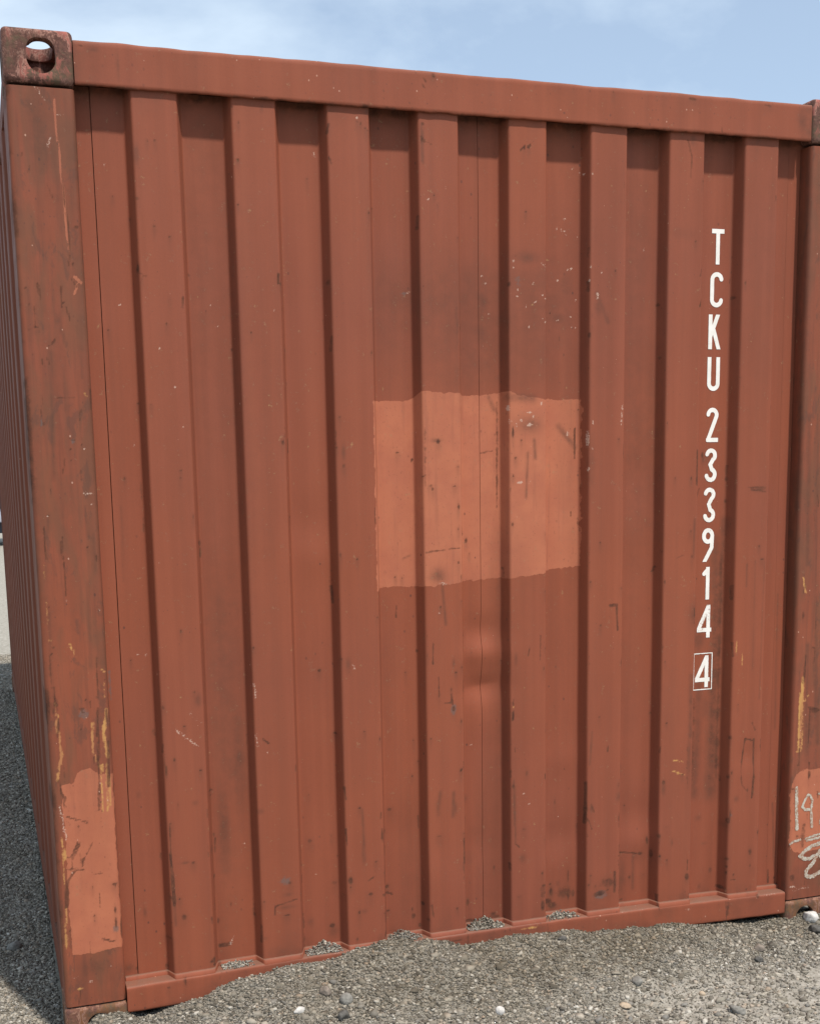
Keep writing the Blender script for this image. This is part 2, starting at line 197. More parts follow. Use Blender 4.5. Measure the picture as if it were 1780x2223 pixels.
MARKS='''r 28 2303 3.8 9.4 1;r 20 2137 5.0 4.4 1;r 148 2139 10.8 8.3 1;s 147 2120 12.8 19.1 1;r 338 2151 2.0 4.0 1;r 375 2126 2.4 2.4 1;r 243 2226 1.9 1.9 1;c 228 2301 2.6 3.2 1;r 330 2354 2.3 2.3 1;r 350 2355 4.6 1.7 1;s 302 2321 9.9 39.7 1;R 294 2037 312 2028 1.0 1;r 293 2047 2.6 16.5 1;r 133 2050 4.5 6.4 1;s 152 2295 12.8 127.7 1;s 56 2411 28.2 47.1 1;c 122 2400 19.2 1.3 0.5;C 66 2463 91 2429 0.6 1;C 90 2325 98 2347 0.8 1;P 113 2369 120 2231 2.2 1;P 120 2231 126 2075 1.6 1;P 112 2433 113 2369 1.3 1;R 120 2238 129 2113 1.0 1;R 129 2113 124 2047 1.1 1;s 71 2351 43.9 156.9 1;s 12 2195 12.3 123.0 1;s 267 2524 5.9 45.5 1;s 208 2553 22.4 9.6 1;r 180 2559 12.8 3.8 1;r 1872 2557 26.2 6.1 1;s 1883 2452 17.4 30.5 1;R 1865 2451 1879 2408 2.0 1;R 1879 2408 1877 2350 1.3 1;R 1968 2490 1969 2477 1.1 1;s 2245 2525 28.2 51.7 1;r 1637 2084 3.0 3.0 1;r 1897 2173 3.1 4.5 1;R 1920 2097 1914 2078 2.0 1;R 1920 2008 1915 1991 2.0 1;r 2068 2063 3.7 9.3 1;c 1580 2013 7.7 17.2 1;s 1585 1980 16.9 25.4 1;c 1749 2152 2.2 5.2 1;s 1854 2195 71.4 22.3 0.3;r 2120 2560 23.0 3.7 1;r 1617 2557 5.0 3.3 1;Y 29 921 21 899 1.7 1;Y 21 899 29 865 1.8 1;Y 29 865 32 816 2.3 1;Y 32 824 18 751 2.7 1;R 30 914 25 866 1.6 1;R 20 751 33 674 2.0 1;Y 115 895 111 825 2.8 1;Y 111 825 124 774 1.6 1;R 131 935 125 807 2.4 1;R 125 807 119 661 2.8 1;Y 152 929 140 856 2.8 1;Y 142 855 149 801 4.0 1;Y 132 781 127 656 2.0 1;R 151 842 147 721 3.6 1;Y 150 746 148 670 2.4 1;g 93 921 19.5 23.4 1;Y 144 784 141 654 1.2 1;R 114 804 115 779 1.6 1;C 18 680 30 591 1.8 1;Y 18 592 25 536 2.4 1;R 37 649 86 629 2.4 1;r 61 621 4.0 10.0 1;R 65 576 47 542 1.4 1;R 59 577 43 547 1.2 1;R 31 538 47 536 1.0 1;R 96 572 79 542 1.0 1;R 72 535 67 514 2.0 1;R 25 506 70 501 1.2 1;R 44 498 25 472 3.2 1;R 25 472 19 405 4.4 1;R 88 488 116 484 0.8 1;r 146 453 14.0 4.1 1;r 148 446 4.9 12.2 1;r 89 449 2.8 3.7 1;r 90 371 4.9 4.1 1;r 146 379 3.7 20.6 1;r 146 344 5.0 24.8 1;g 143 323 12.4 16.5 1;R 109 301 137 290 2.9 1;r 23 335 4.8 4.0 1;Y 19 405 10 285 1.6 1;Y 19 575 17 469 1.2 1;s 76 223 66.3 41.5 1;y 41 169 20.4 4.9 1;c 70 186 10.8 3.3 1;c 31 203 20.3 5.7 0.5;r 30 116 36.7 6.5 1;r 135 107 25.3 16.8 1;R 41 167 36 128 1.6 1;s 120 711 56.6 8.1 0.3;C 331 856 387 807 1.0 1;C 370 898 402 869 0.6 0.6;r 323 774 5.8 7.5 1;r 392 740 4.2 5.9 1;r 354 865 2.9 2.9 1;r 304 600 5.9 4.2 1;R 302 592 301 518 1.9 1;R 300 514 302 452 3.4 1;R 302 461 304 368 4.2 1;S 304 368 305 310 3.8 1;R 430 531 428 491 1.1 1;r 360 482 11.1 5.1 1;s 339 485 17.0 4.3 1;r 429 292 4.3 15.2 1;R 430 216 459 219 3.9 1;r 385 955 2.9 2.9 1;s 393 934 12.5 25.0 1;r 319 384 6.0 2.6 1;s 174 189 24.8 20.7 1;r 197 185 4.2 12.6 1;s 455 554 26.0 216.3 1;s 152 854 12.1 121.1 1;R 25 988 19 927 2.3 1;r 275 137 7.6 7.6 1;r 322 147 7.0 17.4 1;r 157 121 5.9 25.3 1;g 616 396 23.5 21.1 1;r 628 390 9.2 6.9 1;R 585 327 648 340 1.6 1;R 584 327 582 302 1.2 1;s 623 357 18.8 6.6 1;s 617 320 28.2 7.5 1;R 430 532 428 500 1.3 1;r 363 482 7.9 4.4 1;r 428 292 4.1 16.0 1;R 431 218 458 219 5.0 1;C 470 236 460 218 1.1 1;r 759 231 14.3 11.4 1;s 763 214 19.1 23.9 1;r 882 420 6.9 4.4 1;R 881 380 859 367 1.2 1;r 830 275 7.8 9.7 1;s 845 277 12.8 8.8 1;r 822 196 4.9 9.8 1;r 926 329 11.8 8.8 1;R 904 319 944 302 2.9 1;r 928 254 11.0 7.0 1;r 911 247 4.9 29.4 1;r 1008 226 13.1 15.2 1;r 1005 249 6.1 12.1 1;r 1132 246 7.3 5.2 1;r 805 353 2.4 2.4 1;s 847 453 7.7 38.6 1;c 716 392 2.3 3.8 1;r 910 198 7.9 19.7 1;r 1126 150 30.8 5.1 1;R 1157 458 1157 385 2.6 1;r 1268 346 5.2 9.3 1;r 1131 247 7.2 6.1 1;r 1232 187 31.1 10.4 1;r 1180 189 26.0 7.3 1;R 1556 588 1555 498 2.2 1;R 1555 493 1554 458 1.6 1;S 1318 602 1321 425 2.6 1;R 1323 422 1334 411 2.1 1;S 1083 607 1077 540 5.0 1;S 1125 602 1122 530 5.0 1;s 1573 506 7.6 16.4 1;r 1408 321 3.2 8.6 1;r 1514 287 5.5 32.8 1;r 1456 243 8.7 21.9 1;s 1456 238 16.4 32.8 1;r 1445 214 21.6 14.0 1;r 1410 217 10.8 27.0 1;s 1461 191 32.4 21.6 1;r 1515 220 6.6 21.9 1;r 1532 228 7.7 21.9 1;r 1571 292 6.6 5.5 1;r 1565 264 5.5 3.9 1;r 1605 232 28.0 14.6 1;g 1605 227 33.7 22.5 1;r 1589 229 14.4 12.2 1;r 1630 239 9.0 7.8 1;R 1654 293 1654 231 4.0 1;R 1667 345 1752 331 2.5 1;r 1749 331 6.8 4.5 1;r 1700 185 9.0 6.7 1;r 1788 368 5.7 22.9 1;r 1813 325 5.2 8.0 1;r 1837 309 4.1 4.1 1;r 1910 245 13.0 15.3 1;S 1740 322 1740 217 5.1 1;s 1699 254 22.4 84.1 1;r 1415 282 10.8 5.4 1;s 1219 464 46.6 31.0 0.35;s 1192 383 51.8 31.1 0.4;y 1357 156 48.7 3.2 0.6;s 1011 162 24.9 10.0 1;r 1821 563 9.4 12.2 1;s 1821 541 11.4 33.3 1;r 1886 581 8.6 4.8 1;r 2064 569 4.9 9.9 1;R 2110 673 2098 575 2.0 1;R 2098 575 2102 527 2.0 1;R 2102 527 2120 506 2.0 1;R 2142 671 2146 549 3.0 1;R 2146 549 2141 480 3.5 1;r 2125 507 5.0 15.0 1;R 2110 676 2142 666 2.5 1;Y 1852 631 1890 621 0.7 1;Y 1853 595 1896 578 0.7 1;s 2021 630 28.9 125.3 1;r 2013 552 19.5 24.4 0.5;s 1909 632 8.7 106.0 1;R 1901 679 1904 534 2.1 0.6;r 2063 433 4.0 29.6 1;g 2066 431 11.9 9.9 1;r 2058 286 8.0 8.0 1;r 2058 260 6.0 7.0 1;r 2081 231 4.0 7.0 1;R 2070 215 2087 214 1.8 1;r 1910 248 10.8 17.1 1;r 2131 175 4.6 6.1 1;r 1837 309 2.9 3.4 1;r 2143 254 4.6 9.1 1;R 2241 216 2242 170 2.6 1;r 2265 185 6.2 9.3 1;R 2050 148 2053 80 1.3 1;R 2060 146 2060 102 1.3 1;s 2057 133 10.1 20.3 1;r 2169 152 10.3 15.4 1;c 1913 139 16.8 4.0 1;c 2212 149 41.5 2.6 0.6;S 2250 440 2264 213 2.0 1;r 2290 497 10.2 6.1 1;r 2349 539 4.1 31.0 1;r 2330 332 12.4 41.4 0.7;r 2299 196 17.8 21.0 1;C 2293 165 2308 163 2.3 1;C 2304 150 2365 156 1.6 0.8;y 2301 91 21.0 31.5 1;Y 2290 113 2411 111 2.1 0.6;r 2312 336 7.2 10.4 1;r 1797 328 2.9 23.9 1;r 1811 326 3.8 9.6 1;r 1786 372 3.8 18.8 1;s 2339 655 20.7 103.3 1;r 1813 1656 3.0 6.1 1;r 1842 1493 3.6 3.1 1;r 1897 1493 4.6 6.2 1;R 1917 1575 1917 1473 2.1 1;R 1951 1463 1922 1379 2.3 1;r 1959 1562 6.2 15.4 1;s 1962 1553 8.3 26.0 1;s 1977 1548 26.0 31.2 0.5;r 1899 1334 6.2 2.6 1;S 1912 1371 1910 1254 3.6 1;r 1904 1258 5.2 10.4 1;R 1850 1254 1876 1264 1.0 1;S 2040 1365 2029 1181 10.5 1;S 2029 1181 2029 994 16.0 1;S 2029 994 2021 682 13.5 1;R 2039 1320 2035 994 6.8 0.45;s 1922 1075 31.6 63.2 1;s 1959 999 32.0 53.3 1;S 1910 891 1912 699 6.9 1;R 1909 844 1909 700 3.7 0.4;R 2095 1462 2159 1459 1.3 1;R 2106 1455 2160 1447 1.6 1;s 2133 1455 32.3 10.8 1;r 2154 1241 10.8 5.4 1;r 2141 1281 6.6 2.7 1;S 2162 1230 2158 801 2.7 0.6;S 2100 1227 2100 1158 2.7 1;S 2129 1235 2130 899 3.2 0.5;Y 2070 987 2068 955 1.4 1;Y 2091 948 2091 911 1.1 1;R 2135 726 2147 701 1.9 1;r 1818 942 3.6 5.2 1;r 2081 788 3.3 4.4 1;r 1827 750 3.2 4.2 1;S 2244 1124 2249 689 3.9 0.7;R 2323 929 2318 838 2.3 1;Y 2301 1177 2313 1130 2.5 1;Y 2315 843 2308 669 4.6 1;Y 2334 798 2323 780 1.4 1;S 2302 1678 2316 1219 8.3 1;r 2306 1059 7.9 22.6 1;r 2362 748 28.7 13.8 1;S 2353 748 2345 663 5.8 1;r 2350 954 17.2 5.7 1;S 2332 1678 2367 688 3.9 1;R 2355 1037 2356 1014 1.7 1;S 2277 1265 2275 883 3.9 0.5;r 817 1548 7.5 9.6 1;s 817 1583 7.4 31.6 1;r 798 1596 2.6 5.3 1;r 849 1293 3.7 3.2 1;r 809 1677 2.1 2.1 1;R 1052 1646 1051 1483 1.4 0.7;r 1091 1610 11.0 9.9 1;s 1086 1613 24.8 8.3 1;r 1067 1488 13.2 5.0 1;r 1073 1480 6.7 9.0 1;r 1139 1487 9.0 3.4 1;r 1149 1540 5.0 5.6 1;R 1049 1304 1152 1313 1.1 1;s 1086 1237 34.1 28.4 1;S 1097 1215 1107 1098 4.0 1;r 1147 1271 6.8 8.0 1;C 1088 1216 1111 1212 1.4 1;r 1148 1366 4.0 8.0 1;r 1149 1429 4.0 17.0 1;r 1187 1331 5.7 11.4 1;r 1196 1291 4.6 4.6 1;R 1285 1594 1283 1424 1.4 1;R 1285 1719 1285 1594 2.0 0.8;c 1305 1701 5.2 14.4 1;c 1309 1664 5.2 10.4 1;r 1317 1635 5.8 28.8 1;c 1369 1688 16.1 5.8 1;c 1380 1678 5.8 9.3 1;c 1327 1654 5.8 14.0 1;c 1369 1654 13.8 8.1 1;c 1343 1667 4.6 8.1 1;c 1404 1714 4.7 11.7 1;c 1339 1492 14.0 7.0 1;c 1369 1492 8.3 4.7 1;s 1369 1654 51.8 34.6 1;S 1383 1612 1386 1560 4.7 1;S 1363 1576 1357 1450 3.5 1;r 1325 1561 8.2 5.8 1;r 1317 1511 7.0 4.7 1;r 1343 1610 4.7 8.2 1;R 1530 1644 1530 1558 2.7 1;S 1479 1650 1530 1591 8.9 1;c 1507 1628 3.0 14.8 1;c 1569 1660 3.6 12.0 1;c 1555 1611 2.4 36.0 1;c 1557 1525 3.6 10.8 1;c 1567 1584 4.9 6.1 1;C 1663 1706 1660 1652 1.2 1;s 1564 1546 18.0 120.0 0.5;R 1519 1391 1518 1402 1.8 1;r 1652 1611 4.9 4.9 1;R 1629 1124 1651 1125 4.4 1;R 1651 1120 1655 1049 3.2 1;R 973 1154 971 1122 1.4 1;r 1595 1311 2.5 2.5 1;r 1564 1198 3.1 3.1 1;r 971 1236 3.3 2.8 1;r 991 1232 4.4 3.3 1;r 984 1582 7.6 2.2 1;S 995 1286 1017 1295 1.7 1;R 1233 1576 1271 1584 0.9 1;c 1086 1131 4.0 4.0 1;r 1092 1147 2.8 2.8 1;S 1260 1734 1277 1698 6.2 1;S 1311 1732 1380 1727 11.5 1;r 1482 1774 11.7 5.8 0.5;R 103 2000 100 1959 1.8 1;r 101 1949 6.8 9.4 1;r 107 1958 3.6 2.6 1;s 90 1918 15.6 26.0 1;S 93 1905 106 1854 3.9 1;r 18 1993 5.1 4.1 1;r 25 1951 2.6 5.1 1;r 33 1945 4.0 2.0 1;r 21 1891 5.1 6.6 1;r 37 1897 6.6 2.0 1;s 36 1886 7.7 12.8 1;R 34 1940 33 1897 0.6 1;R 82 1873 70 1856 2.1 1;R 63 1854 70 1855 0.6 1;R 45 1820 49 1806 1.1 1;R 58 1824 66 1807 1.5 1;r 25 1830 1.5 1.5 1;R 32 1701 37 1680 1.0 1;r 38 1663 4.7 15.6 1;g 35 1667 6.8 15.6 1;S 99 1828 93 1685 2.9 1;S 142 1855 140 1777 2.9 1;R 159 1748 157 1701 1.6 1;c 133 1601 2.6 6.9 1;r 129 1611 2.1 6.3 1;r 101 1601 1.9 2.1 1;r 100 1574 1.6 2.1 1;g 107 1619 7.9 10.6 1;R 100 1627 114 1622 0.6 1;C 126 1489 150 1490 1.1 1;c 146 1464 2.4 1.9 1;R 77 1728 116 1729 0.6 1;Y 140 1737 155 1732 0.8 0.6;r 15 1530 4.7 7.8 1;S 11 1528 10 1462 4.3 1;r 214 1898 1.6 1.9 1;c 246 1963 3.2 1.6 1;c 265 1613 1.9 4.8 1;c 337 1853 2.7 1.6 1;r 357 1912 1.6 1.6 1;r 308 1710 1.9 1.9 1;c 371 1754 1.9 2.5 1;c 387 1654 1.9 4.4 1;r 300 2022 5.9 3.8 1;r 368 1973 1.9 8.2 0.5;r 376 1542 2.2 2.8 1;r 374 1524 2.5 1.9 1;r 236 1526 1.9 2.2 1;P 136 2021 151 2006 3.9 1;P 140 2001 134 1980 1.8 1;R 126 2016 140 1996 2.0 1;S 69 1841 55 1527 5.1 1;S 23 1993 7 1633 3.8 0.7;S 134 1906 125 1526 3.9 0.6;r 36 1436 7.8 6.8 1;c 33 1436 1.6 2.1 1;S 36 1430 30 1379 3.4 1;R 24 1406 24 1352 2.1 1;R 24 1352 26 1325 1.6 1;r 68 1380 7.4 8.5 1;R 65 1370 64 1343 3.1 1;R 64 1340 66 1324 1.3 1;r 68 1311 5.8 15.9 1;R 68 1296 68 1231 1.6 1;c 69 1219 1.9 1.9 1;R 148 1331 148 1317 1.6 1;S 146 1388 146 1293 4.0 1;c 148 1191 4.9 7.0 1;r 148 1189 2.4 3.8 1;r 127 1354 3.8 2.2 1;r 24 1203 6.9 3.2 1;S 23 1189 21 1107 3.4 1;r 27 1099 5.8 3.7 1;r 22 1084 5.3 3.7 1;Y 70 1106 82 1071 1.1 1;Y 141 1037 154 1028 0.8 1;R 136 1071 131 959 1.1 1;r 153 1008 4.9 5.5 1;Y 149 1003 149 963 1.6 0.8;G 168 1023 168 948 1.6 1;g 90 925 9.9 16.5 1;r 91 936 9.2 3.2 1;R 131 936 123 858 2.5 1;Y 150 932 146 872 1.9 1;R 152 929 150 895 0.8 1;Y 29 922 21 897 1.3 1;Y 21 897 29 871 1.6 1;R 29 910 26 888 1.6 1;Y 113 895 111 861 1.9 1;Y 140 887 142 858 1.6 1;R 22 995 29 938 1.9 1;Y 26 961 25 922 0.8 1;r 101 957 2.7 4.4 1;r 85 881 1.9 1.9 1;R 16 1079 17 996 3.2 0.7;S 129 1457 132 1375 3.4 1;S 126 1266 119 1044 4.0 0.7;Y 16 1326 16 1162 1.2 0.45;Y 17 1217 21 1107 1.6 0.5;c 245 1062 2.5 3.3 1;c 266 1060 2.5 2.5 1;R 315 1050 310 1001 2.8 0.35;c 306 1080 3.3 4.5 0.6;r 357 1122 3.4 2.8 1;r 226 1047 1.6 1.6 1;S 222 1453 219 1258 1.3 0.5;r 562 2412 3.7 1.6 1;s 624 2451 5.9 16.7 1;r 548 2447 2.9 4.1 1;r 557 2321 4.2 4.2 1;R 799 2424 795 2402 2.6 1;r 801 2422 5.2 3.5 1;R 798 2341 804 2326 2.4 1;r 876 2436 6.1 3.9 1;r 886 2431 4.5 2.7 1;r 898 2420 5.4 4.0 1;r 905 2415 2.2 6.1 1;c 876 2445 2.2 3.1 1;s 904 2462 7.0 22.0 1;r 897 2471 13.4 3.1 1;r 747 2295 2.2 2.2 1;C 764 2365 772 2351 0.9 1;r 904 2209 2.2 3.6 1;r 553 2212 4.9 1.2 1;r 1059 2441 5.5 9.2 1;S 1059 2425 1058 2344 3.2 1;R 1053 2410 1063 2397 2.0 1;R 1063 2397 1084 2391 1.1 1;r 1056 2400 4.5 11.8 1;r 1089 2262 1.8 1.8 1;r 1097 2238 2.3 2.3 1;c 1070 2250 2.3 2.3 1;c 1121 2282 2.3 2.3 1;r 1155 2156 2.3 2.8 1;r 1053 2025 2.8 4.1 1;g 1011 2010 9.9 6.3 1;C 1020 2011 1027 2015 0.9 1;s 1149 1970 8.4 12.1 1;S 1147 1966 1153 1881 3.3 1;r 575 1894 2.5 4.2 1;r 466 1951 2.1 2.5 1;c 478 1965 3.8 3.8 1;c 495 1914 2.5 3.0 1;r 658 2020 2.2 7.8 1;r 654 2042 2.2 4.3 1;c 638 1953 2.2 2.2 1;R 1060 2551 1065 2543 1.1 1;R 1057 2535 1060 2529 1.1 1;r 1085 2563 11.0 3.7 1;S 1054 2445 1055 2348 3.2 1;r 1056 2441 4.5 4.5 1;R 1343 2393 1355 2403 2.2 1;r 1353 2396 3.4 6.7 1;R 1363 2401 1372 2408 1.7 1;r 1366 2399 2.4 6.7 1;r 1357 2231 4.4 3.4 1;r 1450 1968 3.5 3.0 1;r 1637 2083 2.6 2.1 1;r 1155 2156 1.9 2.8 1;r 1053 2025 2.3 4.2 1;c 1520 2361 5.4 3.5 1;c 1541 2350 2.5 2.5 1;c 1548 2346 2.5 2.5 1;c 1561 2341 2.0 2.0 1;c 1472 2200 2.0 2.0 1;c 1485 2196 2.0 2.0 1;c 1495 2192 2.5 2.5 1;c 1499 2185 2.0 2.0 1;c 1496 2226 2.0 2.0 1;c 1536 2178 2.0 2.0 1;s 1360 2108 53.5 24.3 1;r 1326 2113 9.6 9.6 0.5;c 1319 2100 4.9 5.8 1;c 1320 2084 2.4 4.4 1;C 1406 2097 1416 2086 1.2 1;c 1241 2063 4.3 4.3 1;c 1254 2043 2.4 2.4 1;s 1246 1995 33.6 57.6 1;s 1240 1908 38.4 48.0 1;c 1263 1963 2.4 2.4 1;c 1333 2022 2.9 3.4 1;c 1330 2006 1.9 1.9 1;c 1379 2041 2.0 2.0 1;c 1408 2010 2.0 2.0 1;c 1417 2000 2.0 2.0 1;c 1358 1978 1.9 1.9 1;c 1386 1990 2.0 2.0 1;c 1409 1948 2.0 2.5 1;c 1418 1937 2.0 2.5 1;c 1367 1922 4.9 2.5 1;c 1471 2058 3.5 2.5 1;c 1477 2057 3.0 2.5 1;c 1505 2089 2.0 2.0 1;c 1514 2090 2.5 2.5 1;c 1520 2092 2.0 2.0 1;c 1474 1947 2.5 2.5 1;c 1516 1959 2.0 2.0 1;c 1518 1928 2.0 2.0 1;c 1531 1927 2.0 2.0 1;c 1557 2055 1.5 6.1 1;c 1559 2091 1.5 7.0 1;c 1592 2079 2.1 2.1 1;c 1579 2015 7.1 15.2 0.8;S 1578 2019 1615 1941 7.1 1;s 1498 2045 35.1 60.1 0.7;g 1335 2047 14.6 24.3 0.5;s 1150 1970 8.5 13.2 1;S 1149 1966 1152 1872 3.3 1;r 1557 1904 3.0 15.2 1;r 1481 1898 5.1 15.2 0.6;s 1478 1956 30.0 30.0 1;r 1620 2556 6.0 4.0 1;r 1087 2561 9.1 4.5 1;R 1064 2549 1066 2541 1.1 1;R 1056 2535 1061 2529 1.1 1;s 1457 2109 29.6 29.6 0.4;c 1531 2004 2.0 2.0 1;r 742 983 8.3 6.9 1;R 567 810 582 797 2.0 1;c 579 771 2.2 2.2 1;r 858 807 2.4 3.3 1;r 839 586 7.2 3.4 1;S 846 580 850 428 3.4 1;r 883 420 7.8 4.9 1;R 1068 1045 1066 985 2.7 1;R 1083 947 1084 896 2.0 1;r 1084 891 5.9 6.8 1;r 1121 907 5.0 8.0 1;R 1121 893 1125 864 3.0 1;R 1101 870 1125 867 1.5 1;g 1128 850 12.0 22.1 1;r 1128 850 10.0 17.1 0.7;r 1136 957 3.5 2.0 1;s 1129 985 4.9 16.8 1;R 972 1142 972 1121 1.2 1;r 997 960 3.8 1.9 1;s 815 998 10.1 27.6 1;R 817 998 817 975 1.4 0.7;C 829 1001 835 985 0.9 1;r 797 1017 2.8 6.4 1;R 1159 459 1157 385 2.6 1;r 1268 344 5.3 12.6 1;r 1017 760 2.9 4.9 1;r 1011 654 2.4 2.9 1;r 903 782 1.9 9.6 1;R 796 650 799 612 2.1 1;s 1077 560 9.9 29.8 1;s 1127 554 10.2 30.6 1;C 548 967 551 927 0.9 1;C 548 825 551 791 1.1 1;c 511 507 2.3 4.1 1;r 1056 767 2.5 3.5 1;s 504 753 26.8 223.4 1;r 701 627 5.6 2.3 0.6;c 1196 728 2.0 2.0 1;c 1086 1129 2.9 2.9 1;r 1148 665 2.0 7.1 1;r 763 500 2.3 7.5 1;R 1403 1046 1401 975 1.3 1;r 1413 950 3.4 12.0 1;R 1367 1011 1363 989 1.3 1;s 1324 984 7.6 25.4 1;R 1315 862 1316 846 1.9 1;y 1316 842 3.4 6.0 1;r 1315 826 5.6 7.7 1;R 1315 822 1313 802 3.0 1;R 1319 717 1320 705 1.7 1;S 1316 620 1316 481 1.7 1;R 1555 586 1557 501 1.8 1;R 1557 480 1574 441 1.6 1;R 1572 518 1581 494 2.0 1;R 1627 694 1625 677 0.9 1;S 1573 744 1565 641 2.7 1;r 1149 667 2.5 8.4 1;r 1596 787 1.8 2.3 1;c 1348 576 2.2 2.2 1;c 1364 543 2.2 2.2 1;c 1481 480 2.2 2.2 1;c 1606 537 2.3 2.3 1;c 1195 728 2.1 2.1 1;r 1598 1065 2.6 2.2 1;R 1627 1124 1651 1125 2.7 1;R 1649 1119 1655 1071 2.3 1;R 2344 760 2343 646 3.2 1;R 2341 760 2378 748 4.3 1;R 2321 930 2317 861 2.4 1;Y 2313 861 2306 776 3.2 1;Y 2304 777 2307 622 2.6 1;Y 2317 775 2318 621 1.3 1;r 2307 721 3.7 6.4 1;Y 2337 801 2322 780 1.3 1;Y 2300 618 2316 619 1.1 1;r 2307 572 7.5 5.3 1;R 2350 577 2352 531 2.4 1;r 2366 557 16.2 10.8 0.6;S 2327 963 2335 647 6.8 1;S 2355 916 2378 643 10.6 1;R 2308 626 2310 575 2.1 1;R 2337 370 2334 300 7.1 0.6'''

ribs_ = [.2955+.25024*i+(.011 if i > 3 else 0) for i in range(8)]
marks = []
for q in MARKS.split(';'):
    w = q.split(); v = [float(z) for z in w[1:]]
    if w[0].isupper(): marks.append((w[0].lower(), 1, v[0]/1e3, v[1]/1e3, v[2]/1e3, v[3]/1e3, v[4]/1e3, v[5]))
    else: marks.append((w[0], 0, v[0]/1e3, v[1]/1e3, v[2]/1e3, v[3]/1e3, 0, v[4]))
for i in range(230):     # small knocks along the rib folds and lower wall
    e = ribs_[rng.integers(0, 8)]+rng.choice([0.002, .110, -.016, .128])+rng.normal()*.003; zz = .17+2.2*rng.random()**1.9
    if rng.random() < .55: marks.append(('r', 1, e, zz, e+rng.normal()*.0015, zz-rng.uniform(.006, .05), rng.uniform(.0012, .0026), rng.uniform(.5, 1)))
    else: marks.append(('r', 0, e, zz, rng.uniform(.004, .009), rng.uniform(.004, .014), 0, rng.uniform(.6, 1)))
for i in range(60):
    e = rng.uniform(.2, 2.2); zz = .18+.5*rng.random()**1.6
    marks.append(('r' if i % 3 else 's', 0, e, zz, rng.uniform(.005, .016), rng.uniform(.004, .02), 0, rng.uniform(.5, 1)))
for i in range(34):
    e = rng.uniform(.03, .14)+(0 if i % 2 else 2.27); zz = rng.uniform(.16, 2.3)
    marks.append(('r', 1, e, zz, e+rng.normal()*.004, zz-rng.uniform(.01, .05), rng.uniform(.0014, .003), rng.uniform(.5, 1)))
marks += [('s', 1, 2.015, 1.30, 2.02, .95, .02, .9), ('s', 1, 2.02, .95, 2.015, .5, .024, 1), ('s', 1, 1.965, .85, 1.955, .5, .014, .9), ('s', 0, 1.985, .78, .06, .06, 0, .7), ('r', 1, 2.034, 1.25, 2.034, .55, .006, .7), ('r', 1, 2.022, 1.15, 2.018, .62, .013, .42), ('r', 1, 1.945, .82, 1.945, .55, .007, .55),
          ('r', 0, 1.50, .235, .05, .03, 0, .7), ('r', 0, 1.46, .20, .03, .022, 0, .7), ('r', 0, 1.41, .26, .016, .05, 0, .6), ('r', 0, 1.63, .262, .05, .026, 0, .75), ('r', 1, 1.19, .185, 1.28, .188, .004, .8), ('r', 1, .93, .19, .96, .188, .003, .6), ('r', 0, 2.14, .30, .012, .02, 0, .8)]
PATCHES = [  # x0, x1, top line (x,z..), bottom line, edge softness : hand repainted areas
    (.905, 1.546, [.905, 1.72, 1.025, 1.723, 1.045, 1.746, 1.12, 1.741, 1.17, 1.741, 1.18, 1.733, 1.25, 1.740, 1.31, 1.745, 1.33, 1.736, 1.41, 1.725, 1.55, 1.726],
     [.905, 1.202, .93, 1.206, 1.04, 1.208, 1.15, 1.213, 1.30, 1.219, 1.35, 1.222, 1.42, 1.232, 1.55, 1.243]),
    (.026, .158, [.02, .732, .055, .738, .07, .765, .10, .773, .125, .755, .165, .752], [.02, .268, .06, .264, .12, .270, .165, .276]),
    (2.284, 2.43, [2.28, .47, 2.285, .51, 2.30, .54, 2.33, .555, 2.43, .556], [2.28, .32, 2.30, .285, 2.33, .275, 2.43, .29])]
